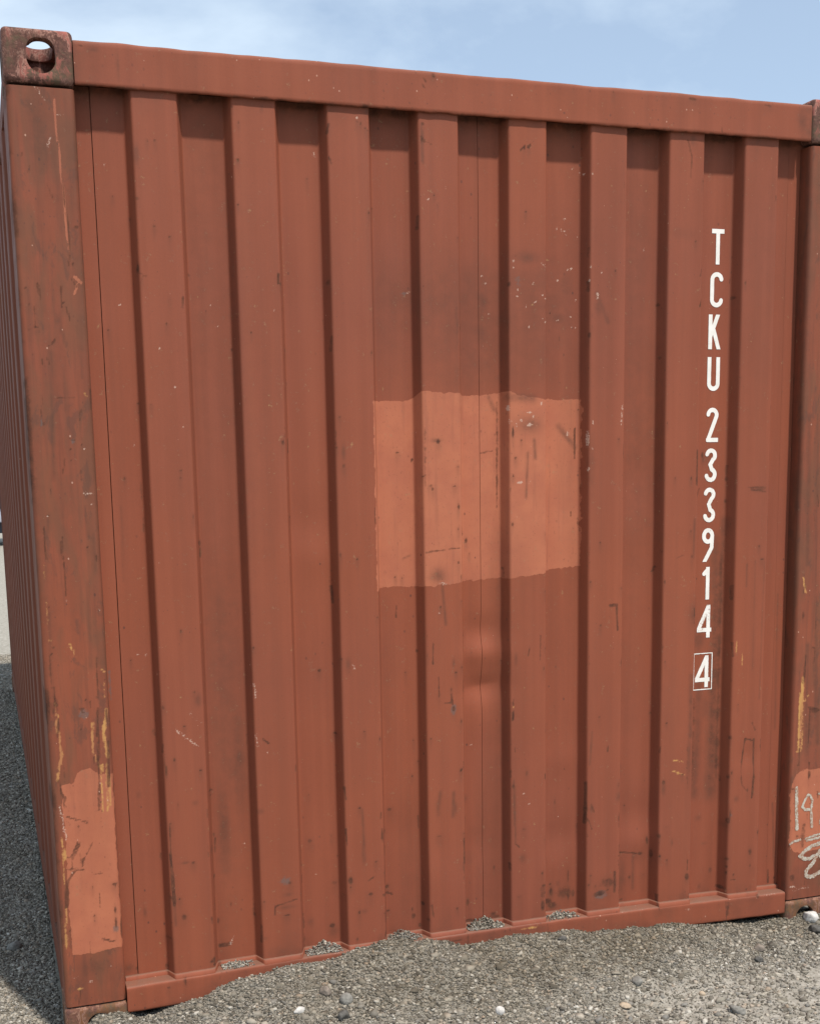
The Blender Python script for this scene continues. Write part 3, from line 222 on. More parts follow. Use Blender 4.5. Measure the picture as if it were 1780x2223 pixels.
def paint_marks(o, x, z):
    """write wear masks as point attributes"""
    n = len(x); A = np.zeros((n, 4), np.float32); B = np.zeros((n, 4), np.float32); A[:, 3] = B[:, 3] = 1
    ch = {'p': (A, 0), 'r': (A, 1), 'c': (A, 2), 'y': (B, 0), 's': (B, 1), 'g': (B, 2)}
    x0, x1, z0, z1 = x.min()-.02, x.max()+.02, z.min()-.02, z.max()+.02
    for pa in PATCHES:
        if pa[1] < x0 or pa[0] > x1: continue
        tp = np.interp(x, pa[2][::2], pa[2][1::2]); bt = np.interp(x, pa[3][::2], pa[3][1::2])
        d = np.minimum(np.minimum(tp-z, z-bt), np.minimum(x-pa[0], pa[1]-x))+.009*fbm(x*38, z*38, 201, 3)+.006*fbm(x*120, z*120, 205, 2)
        A[:, 0] = np.maximum(A[:, 0], np.clip(d/.008+.5, 0, 1))
    for k, ln, a, b, c, d, w, st in marks:
        soft = k == 's'; st = st*(min(1, .55+.45*w/.0027) if ln and not soft else 1)
        if ln:
            w = max(w, .0027); L = w*2.2+.004
            if max(a, c)+L < x0 or min(a, c)-L > x1 or max(b, d)+L < z0 or min(b, d)-L > z1: continue
            idx = np.nonzero((x > min(a, c)-L) & (x < max(a, c)+L) & (z > min(b, d)-L) & (z < max(b, d)+L))[0]
            dx, dz = c-a, d-b; t = np.clip(((x[idx]-a)*dx+(z[idx]-b)*dz)/(dx*dx+dz*dz+1e-9), 0, 1)
            r_ = np.hypot(x[idx]-a-t*dx, z[idx]-b-t*dz)/w
        else:
            rx, rz = max(c*.5, .0026), max(d*.5, .0026)
            if soft: rx *= 1.4; rz *= 1.4
            if a+rx*2 < x0 or a-rx*2 > x1 or b+rz*2 < z0 or b-rz*2 > z1: continue
            idx = np.nonzero((abs(x-a) < rx*2.2) & (abs(z-b) < rz*2.2))[0]
            r_ = np.hypot((x[idx]-a)/rx, (z[idx]-b)/rz)
        v = (np.exp(-r_*r_*.9) if soft else np.clip(1.55-.85*r_, 0, 1))*(.85 if (not soft and k in 'ry') else 1)*st
        if k == 'p': v = np.clip(1.2-.7*r_, 0, 1)
        if k == 'r' and not ln:
            j = np.nonzero((abs(x-a) < rx*4+.004) & (z < b+rz*4) & (z > b-rz*4-.05))[0]; dzz = z[j]-b
            hz_ = np.where(dzz < 0, dzz/(rz*2+.022), dzz/(rz*2)); B[j, 1] = np.maximum(B[j, 1], .55*st*np.exp(-((x[j]-a)/(rx*1.7+.001))**2-hz_**2))
        arr, ci = ch[k]; arr[idx, ci] = np.maximum(arr[idx, ci], v)
    for nm, X in (('mark_a', A), ('mark_b', B)):
        at = o.data.attributes.new(nm, 'FLOAT_COLOR', 'POINT'); at.data.foreach_set('color', X.ravel())
    return A, B
def setattr_marks(o, A, B):
    o.data.attributes['mark_a'].data.foreach_set('color', A.ravel()); o.data.attributes['mark_b'].data.foreach_set('color', B.ravel())

M_WALL = paint('container_paint')
M_POST = paint('scuffed_paint', wear=.75)
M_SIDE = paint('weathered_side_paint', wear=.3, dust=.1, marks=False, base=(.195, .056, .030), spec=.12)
M_CAST = rusty('rusted_casting')

# ------------------------------------------------------------------ the container
W, LEN, H = 2.438, 6.058, 2.591
box = bpy.data.objects.new('shipping_container', None); C.objects.link(box); box.location = (0, 0, 0)
box['label'] = 'red brown corrugated steel shipping container with white TCKU number down its end wall'
box['category'] = 'shipping container'
P0, PITCHX, RW, RUN = .2955, .25024, .112, .0155
REC, RIB = .0485, .0085
ribs = [P0+PITCHX*i+(.011 if i > 3 else 0) for i in range(8)]
def bow(x): return .020*np.sin(np.pi*np.clip(x/2.3, 0, 1))
def wall_profile(xa, xb, step=.0042):
    """x,y polyline of the corrugated end wall between xa and xb, with rounded bends"""
    key = [(.12, REC)]
    for q in ribs: key += [(q-RUN, REC), (q, RIB), (q+RW, RIB), (q+RW+RUN, REC)]
    key.append((2.36, REC)); key = np.array(key)
    xs = np.arange(.12, 2.36, .0005); ys = np.interp(xs, key[:, 0], key[:, 1])
    k = np.hanning(15); k /= k.sum(); ys = np.convolve(np.pad(ys, 7, 'edge'), k, 'valid')
    ds = np.hypot(np.diff(xs), np.diff(ys)); m = (xs >= xa-1e-9) & (xs <= xb+1e-9); xs = xs[m]; ys = ys[m]
    s = np.concatenate([[0], np.cumsum(np.hypot(np.diff(xs), np.diff(ys)))]); n = max(3, int(s[-1]/step)); t = np.linspace(0, s[-1], n)
    return np.interp(t, s, xs), np.interp(t, s, ys)
DENTS = [  # x, z, rx, rz, depth(+in)
    (1.23, 1.07, .05, .035, .006), (1.23, 1.0, .06, .03, -.007), (1.23, .90, .055, .030, .009), (1.23, .80, .05, .05, -.003),
    (.72, 1.40, .05, .05, .006), (.74, 1.30, .05, .04, -.004), (1.73, 1.50, .05, .07, .006), (1.72, 1.33, .04, .05, -.004),
    (1.74, .46, .05, .05, .008), (1.75, .37, .05, .035, -.006), (2.12, .62, .03, .03, .006), (1.49, .66, .05, .04, -.005), (1.22, .42, .05, .05, .006),
    (1.06, .35, .04, .05, -.004), (.46, .52, .05, .08, .004), (1.48, .42, .05, .04, .006), (1.47, .33, .05, .04, -.004), (.98, .5, .05, .05, .004), (.73, .6, .05, .09, .004), (1.24, 1.9, .05, .15, .003)]
DENTS = [(a, b, c*1.15, d*1.2, h*(1 if a == 1.23 else .55)) for a, b, c, d, h in DENTS]
def end_sheet(xa, xb, proud, z0=.152, z1=2.482):
    px, py = wall_profile(xa, xb); nz = int((z1-z0)/.0048); zs = np.linspace(z0, z1, nz)
    X = np.broadcast_to(px, (nz, len(px))).copy(); Z = np.broadcast_to(zs[:, None], X.shape).copy(); Y = np.broadcast_to(py-proud, X.shape).copy()
    for a, b, c, d, h in DENTS: Y += h*np.exp(-((X-a)/c)**2-((Z-b)/d)**2)
    Y += .0022*np.exp(-((X-1.235)/.05)**2)*np.exp(-np.abs(Z-.905-.12*(X-1.23))/.018)
    Y += .0022*fbm(X*4, Z*2.2, 5, 3)+.0030*fbm(X*1.1, Z*.9, 15, 2)
    X = X+.0012*fbm(Z*3, X*.5, 9, 2)
    o = mesh_from('wall_sheet', np.stack([X, Y, Z], -1).reshape(-1, 3), grid_faces(nz, len(px)), M_WALL, box, True)
    x, z = X.ravel(), Z.ravel(); A, B = paint_marks(o, x, z)
    # rust line and grime where the ribs meet the rails; recess tops darkened for rail shade
    on_rib = (Y.ravel() < .02)
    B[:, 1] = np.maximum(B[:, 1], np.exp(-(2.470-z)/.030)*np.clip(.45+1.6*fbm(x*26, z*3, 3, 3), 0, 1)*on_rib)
    A[:, 1] = np.maximum(A[:, 1], (1-on_rib)*np.clip(1.1-(2.478-z)/.022, 0, .9)*np.clip(.8+fbm(x*30, z*20, 2, 2), 0, 1))  # recess tops: dark rust tone, partly grime, partly rail shade painted in
    B[:, 1] = np.maximum(B[:, 1], (1-on_rib)*.8*np.exp(-np.maximum(2.462-z, 0)/.035))  # even dark fade painted into the recesses to deepen the top rail's shadow
    zb = .155+bow(x)
    B[:, 1] = np.maximum(B[:, 1], np.exp(-(z-zb)/.05)*np.clip(.25+1.8*fbm(x*20, z*6, 33, 3), 0, .9))
    edge = np.min(np.stack([np.abs(x-(q+.001)) for q in ribs]+[np.abs(x-(q+RW-.001)) for q in ribs]), 0)
    A[:, 1] = np.maximum(A[:, 1], np.exp(-(edge/.0032)**2)*np.clip(-.62+3.0*fbm(x*3+7, z*9, 101, 4), 0, .72))
    B[:, 1] = np.maximum(B[:, 1], np.clip(-.12+2.0*fbm(x*9, z*1.0, 111, 4), 0, .42)*(1-.5*on_rib))
    # long faint grime bands
    B[:, 1] = np.maximum(B[:, 1], .35*np.exp(-((x-.705)/.05)**2)*0+.6*np.exp(-((x-.475)/.05)**2)*sstep(1.35, 1.15, z)*sstep(.5, .75, z))
    B[:, 1] = np.maximum(B[:, 1], .6*sstep(.88, .93, x)*sstep(1.56, 1.5, x)*sstep(1.70, 1.80, z)*sstep(2.2, 2.0, z)*np.clip(.7+fbm(x*5, z*5, 4, 3)*1.4, 0, 1))
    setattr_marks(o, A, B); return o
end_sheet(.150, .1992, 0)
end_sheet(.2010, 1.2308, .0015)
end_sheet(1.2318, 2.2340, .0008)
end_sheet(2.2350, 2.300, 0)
for q in (.2001, 1.2313, 2.2345):     # lap strip behind each seam
    zs_ = np.linspace(.16, 2.48, 60); xs_ = np.array([q-.012, q+.012]); X_, Z_ = np.meshgrid(xs_, zs_)
    Y_ = REC+.0062+.0022*fbm(X_*4, Z_*2.2, 5, 3)+.0030*fbm(X_*1.1, Z_*.9, 15, 2)
    for a, b, c, d, h in DENTS: Y_ = Y_+h*np.exp(-((X_-a)/c)**2-((Z_-b)/d)**2)
    mesh_from('lap_strip', np.stack([X_, Y_, Z_], -1).reshape(-1, 3), grid_faces(60, 2), M_SIDE, box)

def sweep_x(name, prof, xs, mat, zf=None, parent=None, smooth=True, marks_on=True):
    prof = np.array(prof); n = len(xs); m = len(prof)
    X = np.broadcast_to(np.array(xs)[:, None], (n, m)).copy(); Y = np.broadcast_to(prof[:, 0], (n, m)).copy(); Z = np.broadcast_to(prof[:, 1], (n, m)).copy()
    if zf: Y, Z = zf(X, Y, Z)
    V = np.stack([X, Y, Z], -1).reshape(-1, 3); F = grid_faces(n, m, True)
    o = mesh_from(name, V, F, mat, parent or box, smooth)
    bm = bmesh.new(); bm.from_mesh(o.data); bm.verts.ensure_lookup_table()
    try:
        bm.faces.new([bm.verts[i] for i in range(m)]); bm.faces.new([bm.verts[(n-1)*m+i] for i in range(m)][::-1])
    except Exception: pass
    bmesh.ops.recalc_face_normals(bm, faces=bm.faces); bm.to_mesh(o.data); bm.free()
    o.data.set_sharp_from_angle(angle=math.radians(50))
    if marks_on: return o, X.ravel(), Z.ravel(), Y.ravel(), paint_marks(o, X.ravel(), Z.ravel())
    return o
def rrect(y0, y1, z0, z1, rad, k=4, dens=.008):
    """closed rounded rectangle profile (y,z), front face (y0) subdivided"""
    pts = []
    for cy, cz, a0 in ((y0+rad, z0+rad, 180), (y1-rad, z0+rad, 270), (y1-rad, z1-rad, 0), (y0+rad, z1-rad, 90)):
        for i in range(k+1):
            a = math.radians(a0+90*i/k); pts.append((cy+rad*math.cos(a), cz+rad*math.sin(a)))
    out = pts[:]
    n = int((z1-z0-2*rad)/dens)
    for i in range(1, n): out.append((y0, z1-rad-(z1-z0-2*rad)*i/n))
    return out
# top rail
def tr(X, Y, Z):
    w = .0025*fbm(X*3.2, X*0, 2, 3)
    top = Z > 2.56
    low = Z < 2.474
    Z = Z+np.where(top, w+.0028*fbm(X*16, Y*3, 8, 2)+.003*np.exp(-((X-.27)/.04)**2), 0)+np.where(low, .0030*fbm(X*40, Y*0, 21, 3)+.002*fbm(X*6, Y*0, 22, 2), 0)
    Y = Y+.003*fbm(X*4, Z*5, 6, 3)
    return Y, Z
XS = np.arange(.163, 2.2755, .005)
o, x, z, y, (A, B) = sweep_x('top_rail', [(-.003, 2.472), (-.001, 2.470), (.004, 2.470), (.004, 2.504), (.055, 2.506), (.058, 2.566), (.052, 2.572), (.003, 2.572), (-.001, 2.5705), (-.003, 2.566)]+[(-.003, 2.566-.094*i/13) for i in range(1, 13)], XS, M_WALL, tr)
ragged = np.clip(.55+1.5*fbm(x*34, z*20, 12, 3), 0, 1)
A[:, 1] = np.maximum(A[:, 1], np.clip(1.25-(z-2.468)/.0055, 0, 1)*ragged*1.05)
A[:, 1] = np.maximum(A[:, 1], np.clip(1.0-(2.574-z)/.010, 0, 1)*np.clip(.1+2.3*fbm(x*9, z*9, 14, 3), 0, 1))
A[:, 2] = np.maximum(A[:, 2], np.clip(1.0-(2.575-z)/.006, 0, 1)*np.clip(2.6*fbm(x*22, z*9, 17, 3), 0, .8))
B[:, 1] = np.maximum(B[:, 1], np.clip(1-(x-.163)/.11, 0, 1)*.9*np.clip(.6+fbm(x*20, z*5, 3, 2), 0, 1)); B[:, 1] = np.maximum(B[:, 1], np.clip(1-(2.276-x)/.06, 0, 1)*.9)
B[:, 1] = np.maximum(B[:, 1], np.exp(-(2.573-z)/.03)*np.clip(-.15+2.2*fbm(x*13, z*2, 19, 3), 0, .8))
setattr_marks(o, A, B)
# thin weld flange under the rail at the right casting
# bottom rail: front box + ledge reaching back under the recesses
def br(X, Y, Z):
    up = Z > .12
    Z = Z+np.where(up, bow(X), bow(X)*.75)+np.where(up, .0016*fbm(X*30, Y*20, 31, 2), .0028*fbm(X*22, Y*5, 32, 3))
    Y = Y+.004*fbm(X*3, Z*6, 36, 3)
    return Y, Z
prof = rrect(-.002, .075, .076, .150, .007, 4, .006)
o, x, z, y, (A, B) = sweep_x('bottom_rail', prof, np.arange(.163, 2.2755, .005), M_WALL, br)
zb = .076+bow(x)*.75
A[:, 1] = np.maximum(A[:, 1], np.clip(1.1-(z-zb)/.009, 0, 1)*np.clip(.6+1.7*fbm(x*22, z*20, 41, 3), 0, 1))
A[:, 2] = np.maximum(A[:, 2], np.exp(-((z-.150-bow(x)+.002)/.003)**2)*np.clip(-.1+2.1*fbm(x*25, z*9, 47, 3), 0, .62))
B[:, 1] = np.maximum(B[:, 1], np.clip(.10+1.3*fbm(x*11, z*6, 43, 3), 0, .6))
gl = np.interp(x, [.0, .2, .33, .41, .49, .6, 1.18, 1.4, 1.66, 1.85, 2.0, 2.27], [.06, .07, .10, .13, .15, .17, .16, .15, .125, .1, .08, .06])
B[:, 1] = np.maximum(B[:, 1], .75*np.exp(-np.maximum(z-gl, 0)/.016)*np.clip(.7+1.3*fbm(x*25, z*25, 53, 3), 0, 1))
A[:, 1] = np.maximum(A[:, 1], np.clip(-.45+2.6*fbm(x*6, z*9, 57, 4), 0, .8))
setattr_marks(o, A, B)
# small kerb of sealant/weld along each rib foot: raised lip that steps round the corrugations
px, py = wall_profile(.165, 2.275, .004)
ly = py-.0045; n = len(px); prof4 = [(-.0035, -.006), (-.0035, .010), (.004, .014), (.010, -.006)]
V = []
for dy, dz in prof4: V.append(np.stack([px, ly+dy, .150+bow(px)+dz+.0012*fbm(px*50, px*0, 51, 2)], -1))
V = np.stack(V, 1).reshape(-1, 3)
lo = mesh_from('weld_bead', V, grid_faces(n, 4), M_WALL, box, True); paint_marks(lo, V[:, 0], V[:, 2])
# the recess ledge's pale rim strips
# ---- corner posts (front): swept profile in x,y along z
def post(xs_prof, flip):
    prof = np.array(xs_prof); zs = np.arange(.1215, 2.4628, .0055); m = len(prof); n = len(zs)
    X = np.broadcast_to(prof[:, 0], (n, m)).copy(); Y = np.broadcast_to(prof[:, 1], (n, m)).copy(); Z = np.broadcast_to(zs[:, None], (n, m)).copy()
    Y = Y+np.where(Y < .01, .0040*fbm(X*9, Z*3, 61+flip, 3)+.0016*fbm(X*55, Z*4, 62+flip, 2), 0)
    X = X+.0025*fbm(Z*5, Y*8, 63+flip, 3)
    if flip: X = W-X
    V = np.stack([X, Y, Z], -1).reshape(-1, 3); F = grid_faces(n, m, True)
    o = mesh_from('corner_post', V, F, M_POST, box, True)
    o.data.set_sharp_from_angle(angle=math.radians(55))
    x, z = X.ravel(), Z.ravel(); A, B = paint_marks(o, x, z)
    xx = W-x if flip else x
    A[:, 1] = np.maximum(A[:, 1], np.exp(-((xx-.004)/.009)**2)*np.clip(.35+1.9*fbm(z*16, xx*20, 71, 3), 0, .95))
    B[:, 0] = np.maximum(B[:, 0], np.exp(-((xx-.014)/.006)**2)*np.clip(-.1+2.2*fbm(z*9, xx*60, 73, 3), 0, .8)*sstep(1.2, .8, z)*(not flip))
    B[:, 1] = np.maximum(B[:, 1], np.clip(.25+2.1*fbm(xx*24, z*1.3, 75, 4), 0, .85)*sstep(.27, .9, z))
    B[:, 1] = np.maximum(B[:, 1], sstep(2.30, 2.46, z)*np.clip(.55+1.5*fbm(xx*12, z*9, 77, 3), 0, .9))
    B[:, 1] = np.maximum(B[:, 1], .5*sstep(.26, .20, z)); B[:, 1] = np.maximum(B[:, 1], .45*np.exp(-((xx-.142)/.013)**2)*sstep(.8, 1.2, z))
    setattr_marks(o, A, B); return o
cor = [(.012-.012*math.sin(math.radians(a)), .012-.012*math.cos(math.radians(a))) for a in (90, 60, 30, 0)]
front = [(q, 0) for q in np.arange(.018, .150, .0055)]
pprof = [(0, .14), (0, .10), (0, .06), (0, .03)]+cor+front+[(.152, .0005), (.156, .003), (.1595, .009), (.161, .018), (.162, .046), (.162, .07), (.06, .07), (.06, .14)]
post(pprof, 0); post(pprof, 1)

# ---- corner castings
def prim(kind, dims, loc, rot=(0, 0, 0), n=28):
    bm = bmesh.new()
    if kind == 'box':
        bmesh.ops.create_cube(bm, size=1); bmesh.ops.scale(bm, vec=dims, verts=bm.verts)
    else:  # stadium prism: dims = (width, length, depth) straight length along local y, extruded along z
        w, l, d = dims; rr = w/2; pts = []
        for i in range(n+1): a = math.pi*i/n; pts.append((rr*math.cos(a), (l/2-rr)+rr*math.sin(a)))
        for i in range(n+1): a = math.pi+math.pi*i/n; pts.append((rr*math.cos(a), -(l/2-rr)+rr*math.sin(a)))
        if kind == 'slot':   # flatter upper end
            pts = [(x, (l/2)*min(1, 1.0*(max(0, 1-abs(x/rr)**2.9))**(1/2.9)) if y >= l/2-rr-1e-6 else y) for x, y in pts]
        vs = [bm.verts.new((x, y, -d/2)) for x, y in pts]; fc = bm.faces.new(vs)
        ex = bmesh.ops.extrude_face_region(bm, geom=[fc]); bmesh.ops.translate(bm, vec=(0, 0, d), verts=[v for v in ex['geom'] if isinstance(v, bmesh.types.BMVert)])
        bmesh.ops.recalc_face_normals(bm, faces=bm.faces)
    me = bpy.data.meshes.new('tool'); bm.to_mesh(me); bm.free()
    o = bpy.data.objects.new('tool', me); C.objects.link(o); o.location = loc; o.rotation_euler = rot; return o
def make_casting():
    hh = .1245
    body = prim('box', (.166, .180, hh), (.083, .090, hh/2))
    bv = body.modifiers.new('b', 'BEVEL'); bv.width = .013; bv.segments = 4; bv.limit_method = 'ANGLE'
    tools = [prim('box', (.118, .136, .072), (.087, .090, .060)),
             prim('slot', (.068, .080, .08), (.090, .0, .0625), (math.pi/2, 0, 0)),
             prim('stad', (.052, .080, .08), (.0, .090, .0625), (math.pi/2, 0, math.pi/2)),
             prim('stad', (.064, .124, .08), (.090, .090, .125))]
    for t in tools:
        m = body.modifiers.new('c', 'BOOLEAN'); m.operation = 'DIFFERENCE'; m.solver = 'EXACT'; m.object = t
    bv2 = body.modifiers.new('b2', 'BEVEL'); bv2.width = .0025; bv2.segments = 2; bv2.limit_method = 'ANGLE'; bv2.angle_limit = math.radians(50)
    dg = bpy.context.evaluated_depsgraph_get(); dg.update()
    me = bpy.data.meshes.new_from_object(body.evaluated_get(dg)); me.transform(body.matrix_world)
    for t in tools+[body]: bpy.data.objects.remove(t, do_unlink=True)
    me.materials.clear(); me.materials.append(M_CAST)
    for p in me.polygons: p.use_smooth = True
    me.set_sharp_from_angle(angle=math.radians(40))
    return me
cme = make_casting(); cme_low = cme.copy(); cme_low.materials[0] = rusty('rusted_bottom_casting', True)
def cast(loc, scale):
    o = bpy.data.objects.new('corner_casting', cme if scale[2] > 0 else cme_low); C.objects.link(o); o.parent = box; o.location = loc; o.scale = scale; return o
for bx, sx in ((-.003, 1), (W+.003, -1)):
    for by, sy in ((-.004, 1), (LEN+.004, -1)):
        cast((bx, by, H-.1245), (sx, sy, 1)); cast((bx, by, .1175), (sx, sy, -1))
# weld seam under top castings
# ---- side walls, rails, roof, underside, rear
def side(xs):
    ys = []; xo = []
    yy = .14
    while yy < 5.92:
        for d, v in ((0, .004), (.19, .004), (.222, .046), (.352, .046)):
            ys.append(yy+d); xo.append(v)
        yy += .386
    ys = np.array(ys); xo = np.array(xo); k = ys < 5.93; ys = ys[k]; xo = xo[k]
    zs = np.linspace(.16, 2.50, 24); n, m = len(zs), len(ys)
    X = np.broadcast_to(xo, (n, m)).copy(); Y = np.broadcast_to(ys, (n, m)).copy(); Z = np.broadcast_to(zs[:, None], (n, m)).copy()
    X += .004*fbm(Y*1.3, Z*1.5, 81, 3)
    if xs: X = W-X
    F = grid_faces(n, m); F = F if xs else F[:, ::-1]
    return mesh_from('side_wall', np.stack([X, Y, Z], -1).reshape(-1, 3), F, M_SIDE, box)
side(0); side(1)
def bxo(name, x0, x1, y0, y1, z0, z1, mat, parent=box, bev=.004):
    bm = bmesh.new(); bmesh.ops.create_cube(bm, size=1)
    bmesh.ops.scale(bm, vec=(x1-x0, y1-y0, z1-z0), verts=bm.verts); bmesh.ops.translate(bm, vec=((x0+x1)/2, (y0+y1)/2, (z0+z1)/2), verts=bm.verts)
    if bev: bmesh.ops.bevel(bm, geom=bm.edges[:], offset=bev, segments=2, affect='EDGES')
    me = bpy.data.meshes.new(name); bm.to_mesh(me); bm.free(); me.materials.append(mat)
    o = bpy.data.objects.new(name, me); C.objects.link(o)
    if parent: o.parent = parent
    return o
for s in (0, 1):
    def fx(a, b): return (a, b) if not s else (W-b, W-a)
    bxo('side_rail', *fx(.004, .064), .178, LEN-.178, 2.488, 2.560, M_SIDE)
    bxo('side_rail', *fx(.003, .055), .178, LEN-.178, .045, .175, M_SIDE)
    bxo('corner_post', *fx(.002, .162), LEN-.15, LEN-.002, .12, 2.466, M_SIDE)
# roof: transverse corrugations
ys = np.arange(.19, LEN-.19, .03); zr = 2.558+.010*np.clip(np.sin(ys*2*math.pi/.209)*2, -1, 1)
V = np.concatenate([np.stack([np.full_like(ys, .03), ys, zr], -1), np.stack([np.full_like(ys, W-.03), ys, zr], -1)])
n = len(ys); i = np.arange(n-1); mesh_from('roof', V, np.stack([i, i+n, i+n+1, i+1], -1), M_SIDE, box)
bxo('roof_header', .166, W-.166, .0565, .186, 2.545, 2.568, M_SIDE, bev=.002); bxo('roof_header', .166, W-.166, LEN-.186, LEN-.072, 2.545, 2.568, M_SIDE, bev=.002)
bxo('floor_deck', .05, W-.05, .08, LEN-.05, .135, .165, M_SIDE, bev=0)
for q in range(2): bxo('door', .16+q*1.06, .16+q*1.06+1.055, LEN-.05, LEN-.012, .16, 2.48, M_SIDE)
bxo('door_header', .16, W-.16, LEN-.07, LEN-.002, 2.482, 2.575, M_SIDE); bxo('door_sill', .16, W-.16, LEN-.07, LEN-.002, .03, .155, M_SIDE)
for q in np.arange(.5, 5.8, .45): bxo('cross_member', .056, W-.056, q, q+.045, .03, .133, M_SIDE, bev=0)

for o in list(box.children):      # the container is slightly out of square towards its far end
    if o.name.split('.')[0] in ('side_wall', 'side_rail', 'roof', 'roof_header', 'floor_deck', 'cross_member', 'door', 'door_header', 'door_sill') or (o.name.startswith('corner_post') and o.data.materials[0] == M_SIDE):
        for v in o.data.vertices: v.co.x -= .0088*v.co.y
    elif o.name.startswith('corner_casting') and o.location.y > 1: o.location.x -= .0088*LEN

# ------------------------------------------------------------------ lettering
def white(name, worn):
    t = NT(name); n1 = t.noise(130, 5, .7); n2 = t.noise(16, 3, .6)
    f1 = t.math('MULTIPLY', t.ramp(n1, .60-.10*worn, .66-.10*worn), t.ramp(n2, .62-.22*worn, .72-.22*worn))
    col = t.mix(t.ramp(t.noise(40, 3), .3, .7), (.80, .78, .74), (.70, .68, .62))
    col = t.mix(t.math('MULTIPLY', f1, .8), col, (.28, .12, .08))
    return t.done(col, .55)
M_WH = [white('white_lettering', k) for k in (.0, .3, .7)]
def chalkm():
    t = NT('chalk_paint'); n1 = t.noise(240, 4, .7); n2 = t.noise(50, 3, .6)
    col = t.mix(t.ramp(t.math('ADD', t.math('MULTIPLY', n1, .6), t.math('MULTIPLY', n2, .4)), .46, .56), (.46, .43, .36), (.30, .17, .11))
    return t.done(col, .9)
M_CH = chalkm()
def arc(cx, cy, rx, ry, a0, a1, n=14):
    return [(cx+rx*math.cos(math.radians(a0+(a1-a0)*i/n)), cy+ry*math.sin(math.radians(a0+(a1-a0)*i/n))) for i in range(n+1)]
def glyph(ch, w, h, s):
    e = s/2; l, rr, t, b = e, w-e, h-e, e; cx = w/2; R_ = (rr-l)/2
    if ch == 'T': return [[(-.01, t), (w+.01, t)], [(cx, t), (cx, -.01)]]
    if ch == 'C': return [arc(cx, h-e-R_, R_, R_, 8, 180)+arc(cx, e+R_, R_, R_, 180, 352)]
    if ch == 'K': return [[(l, h+.01), (l, -.01)], [(rr+.002, h+.02), (l, h*.36)], [(l+.26*w, h*.55), (rr+.002, -.012)]]
    if ch == 'U': return [[(l, h+.01), (l, e+R_)]+arc(cx, e+R_, R_, R_, 180, 360)+[(rr, h+.01)]]
    if ch == '2': return [arc(cx, h-e-R_, R_, R_, 175, -25)+[(l+.05*w, b+.004), (l, b)], [(l-.001, b), (w+.01, b)]]
    if ch == '3': return [arc(cx, h-e-R_, R_*.95, R_, 165, -60)+[(cx-.05*w, h*.52)]+arc(cx, e+R_*1.08, R_, R_*1.08, 75, -168)]
    if ch == '9': return [arc(cx, h-e-R_*1.2, R_, R_*1.2, 0, 360, 26), [(rr, h-e-R_*1.2), (rr-.03*w, h*.42), (l+.05*w, -.002)]]
    if ch == '1': return [[(w-e, h+.01), (w-e, -.01)], [(w-e, t-.001), (w*.28, h-.021)]]
    if ch == '4': return [[(w*.80-e*.2, h+.01), (w*.80-e*.2, -.01)], [(w*.80-e*.2, t+.003), (l*.9, h*.27)], [(-.0, h*.24), (w+.01, h*.24)]]
    if ch == '[': return [[(e, e), (w-e, e), (w-e, h-e), (e, h-e), (e, e)]]
def raster(lines, s, x0, z0, w, h, clip=True, dz=.0006, dx=.0003, wob=0.0, seed=0):
    pad = 0 if clip else s
    gx = np.arange(-pad+dx/2, w+pad, dx); gz = np.arange(-pad+dz/2, h+pad, dz)
    X, Z = np.meshgrid(gx, gz); D = np.full(X.shape, 9.)
    for L in lines:
        for (a, b), (c, d) in zip(L[:-1], L[1:]):
            ex, ez = c-a, d-b; t = np.clip(((X-a)*ex+(Z-b)*ez)/(ex*ex+ez*ez+1e-12), 0, 1)
            D = np.minimum(D, np.hypot(X-a-t*ex, Z-b-t*ez))
    if wob: D = D+wob*fbm((X+x0)*230, (Z+z0)*230, seed+5, 3)+wob*.5*fbm((X+x0)*60, (Z+z0)*60, seed+9, 2)
    I = D < s/2; V = []; F = []
    for k in range(len(gz)):
        row = np.concatenate([[0], I[k].astype(np.int8), [0]]); d = np.diff(row); st = np.nonzero(d == 1)[0]; en = np.nonzero(d == -1)[0]
        for a, b in zip(st, en):
            if b-a < 2: continue
            q = len(V); xa = x0+gx[0]-dx/2+a*dx; xb = x0+gx[0]-dx/2+b*dx; za = z0+gz[k]-dz/2; zb_ = za+dz
            V += [(xa, za), (xb, za), (xb, zb_), (xa, zb_)]; F.append((q, q+1, q+2, q+3))
    return np.array(V), np.array(F)
def surf_y(x, z, proud):
    Y = REC-proud+0*x
    for a, b, c, d, hh in DENTS: Y = Y+hh*np.exp(-((x-a)/c)**2-((z-b)/d)**2)
    return Y+.0022*fbm(x*4, z*2.2, 5, 3)+.0030*fbm(x*1.1, z*.9, 15, 2)
CH = [('T', 1.976, 2.018, 2.220, 2.119, 0), ('C', 1.974, 2.018, 2.097, 1.996, 0), ('K', 1.971, 2.015, 1.975, 1.874, 0), ('U', 1.970, 2.013, 1.851, 1.752, 0),
      ('2', 1.970, 2.012, 1.702, 1.600, 0), ('3', 1.968, 2.010, 1.581, 1.480, 1), ('3', 1.966, 2.008, 1.463, 1.358, 1), ('9', 1.964, 2.006, 1.340, 1.237, 1),
      ('1', 1.966, 1.993, 1.221, 1.120, 1), ('4', 1.952, 2.003, 1.103, 1.001, 2), ('4', 1.949, 2.001, .945, .844, 2), ('[', 1.942, 2.010, .953, .836, 1)]
for ch, xa, xb, zt, zb_, worn in CH:
    s = .0128 if ch != '[' else .0028
    V, F = raster(glyph(ch, xb-xa, zt-zb_, s), s, xa, zb_, xb-xa, zt-zb_, wob=.0011 if worn else .0004, seed=int(zt*100))
    nm = 'number_frame' if ch == '[' else ('painted_letter' if ch.isalpha() else 'painted_digit')
    x, z = V[:, 0], V[:, 1]; mesh_from(nm, np.stack([x, surf_y(x, z, .0008)-.0009, z], -1), F, M_WH[worn], box)
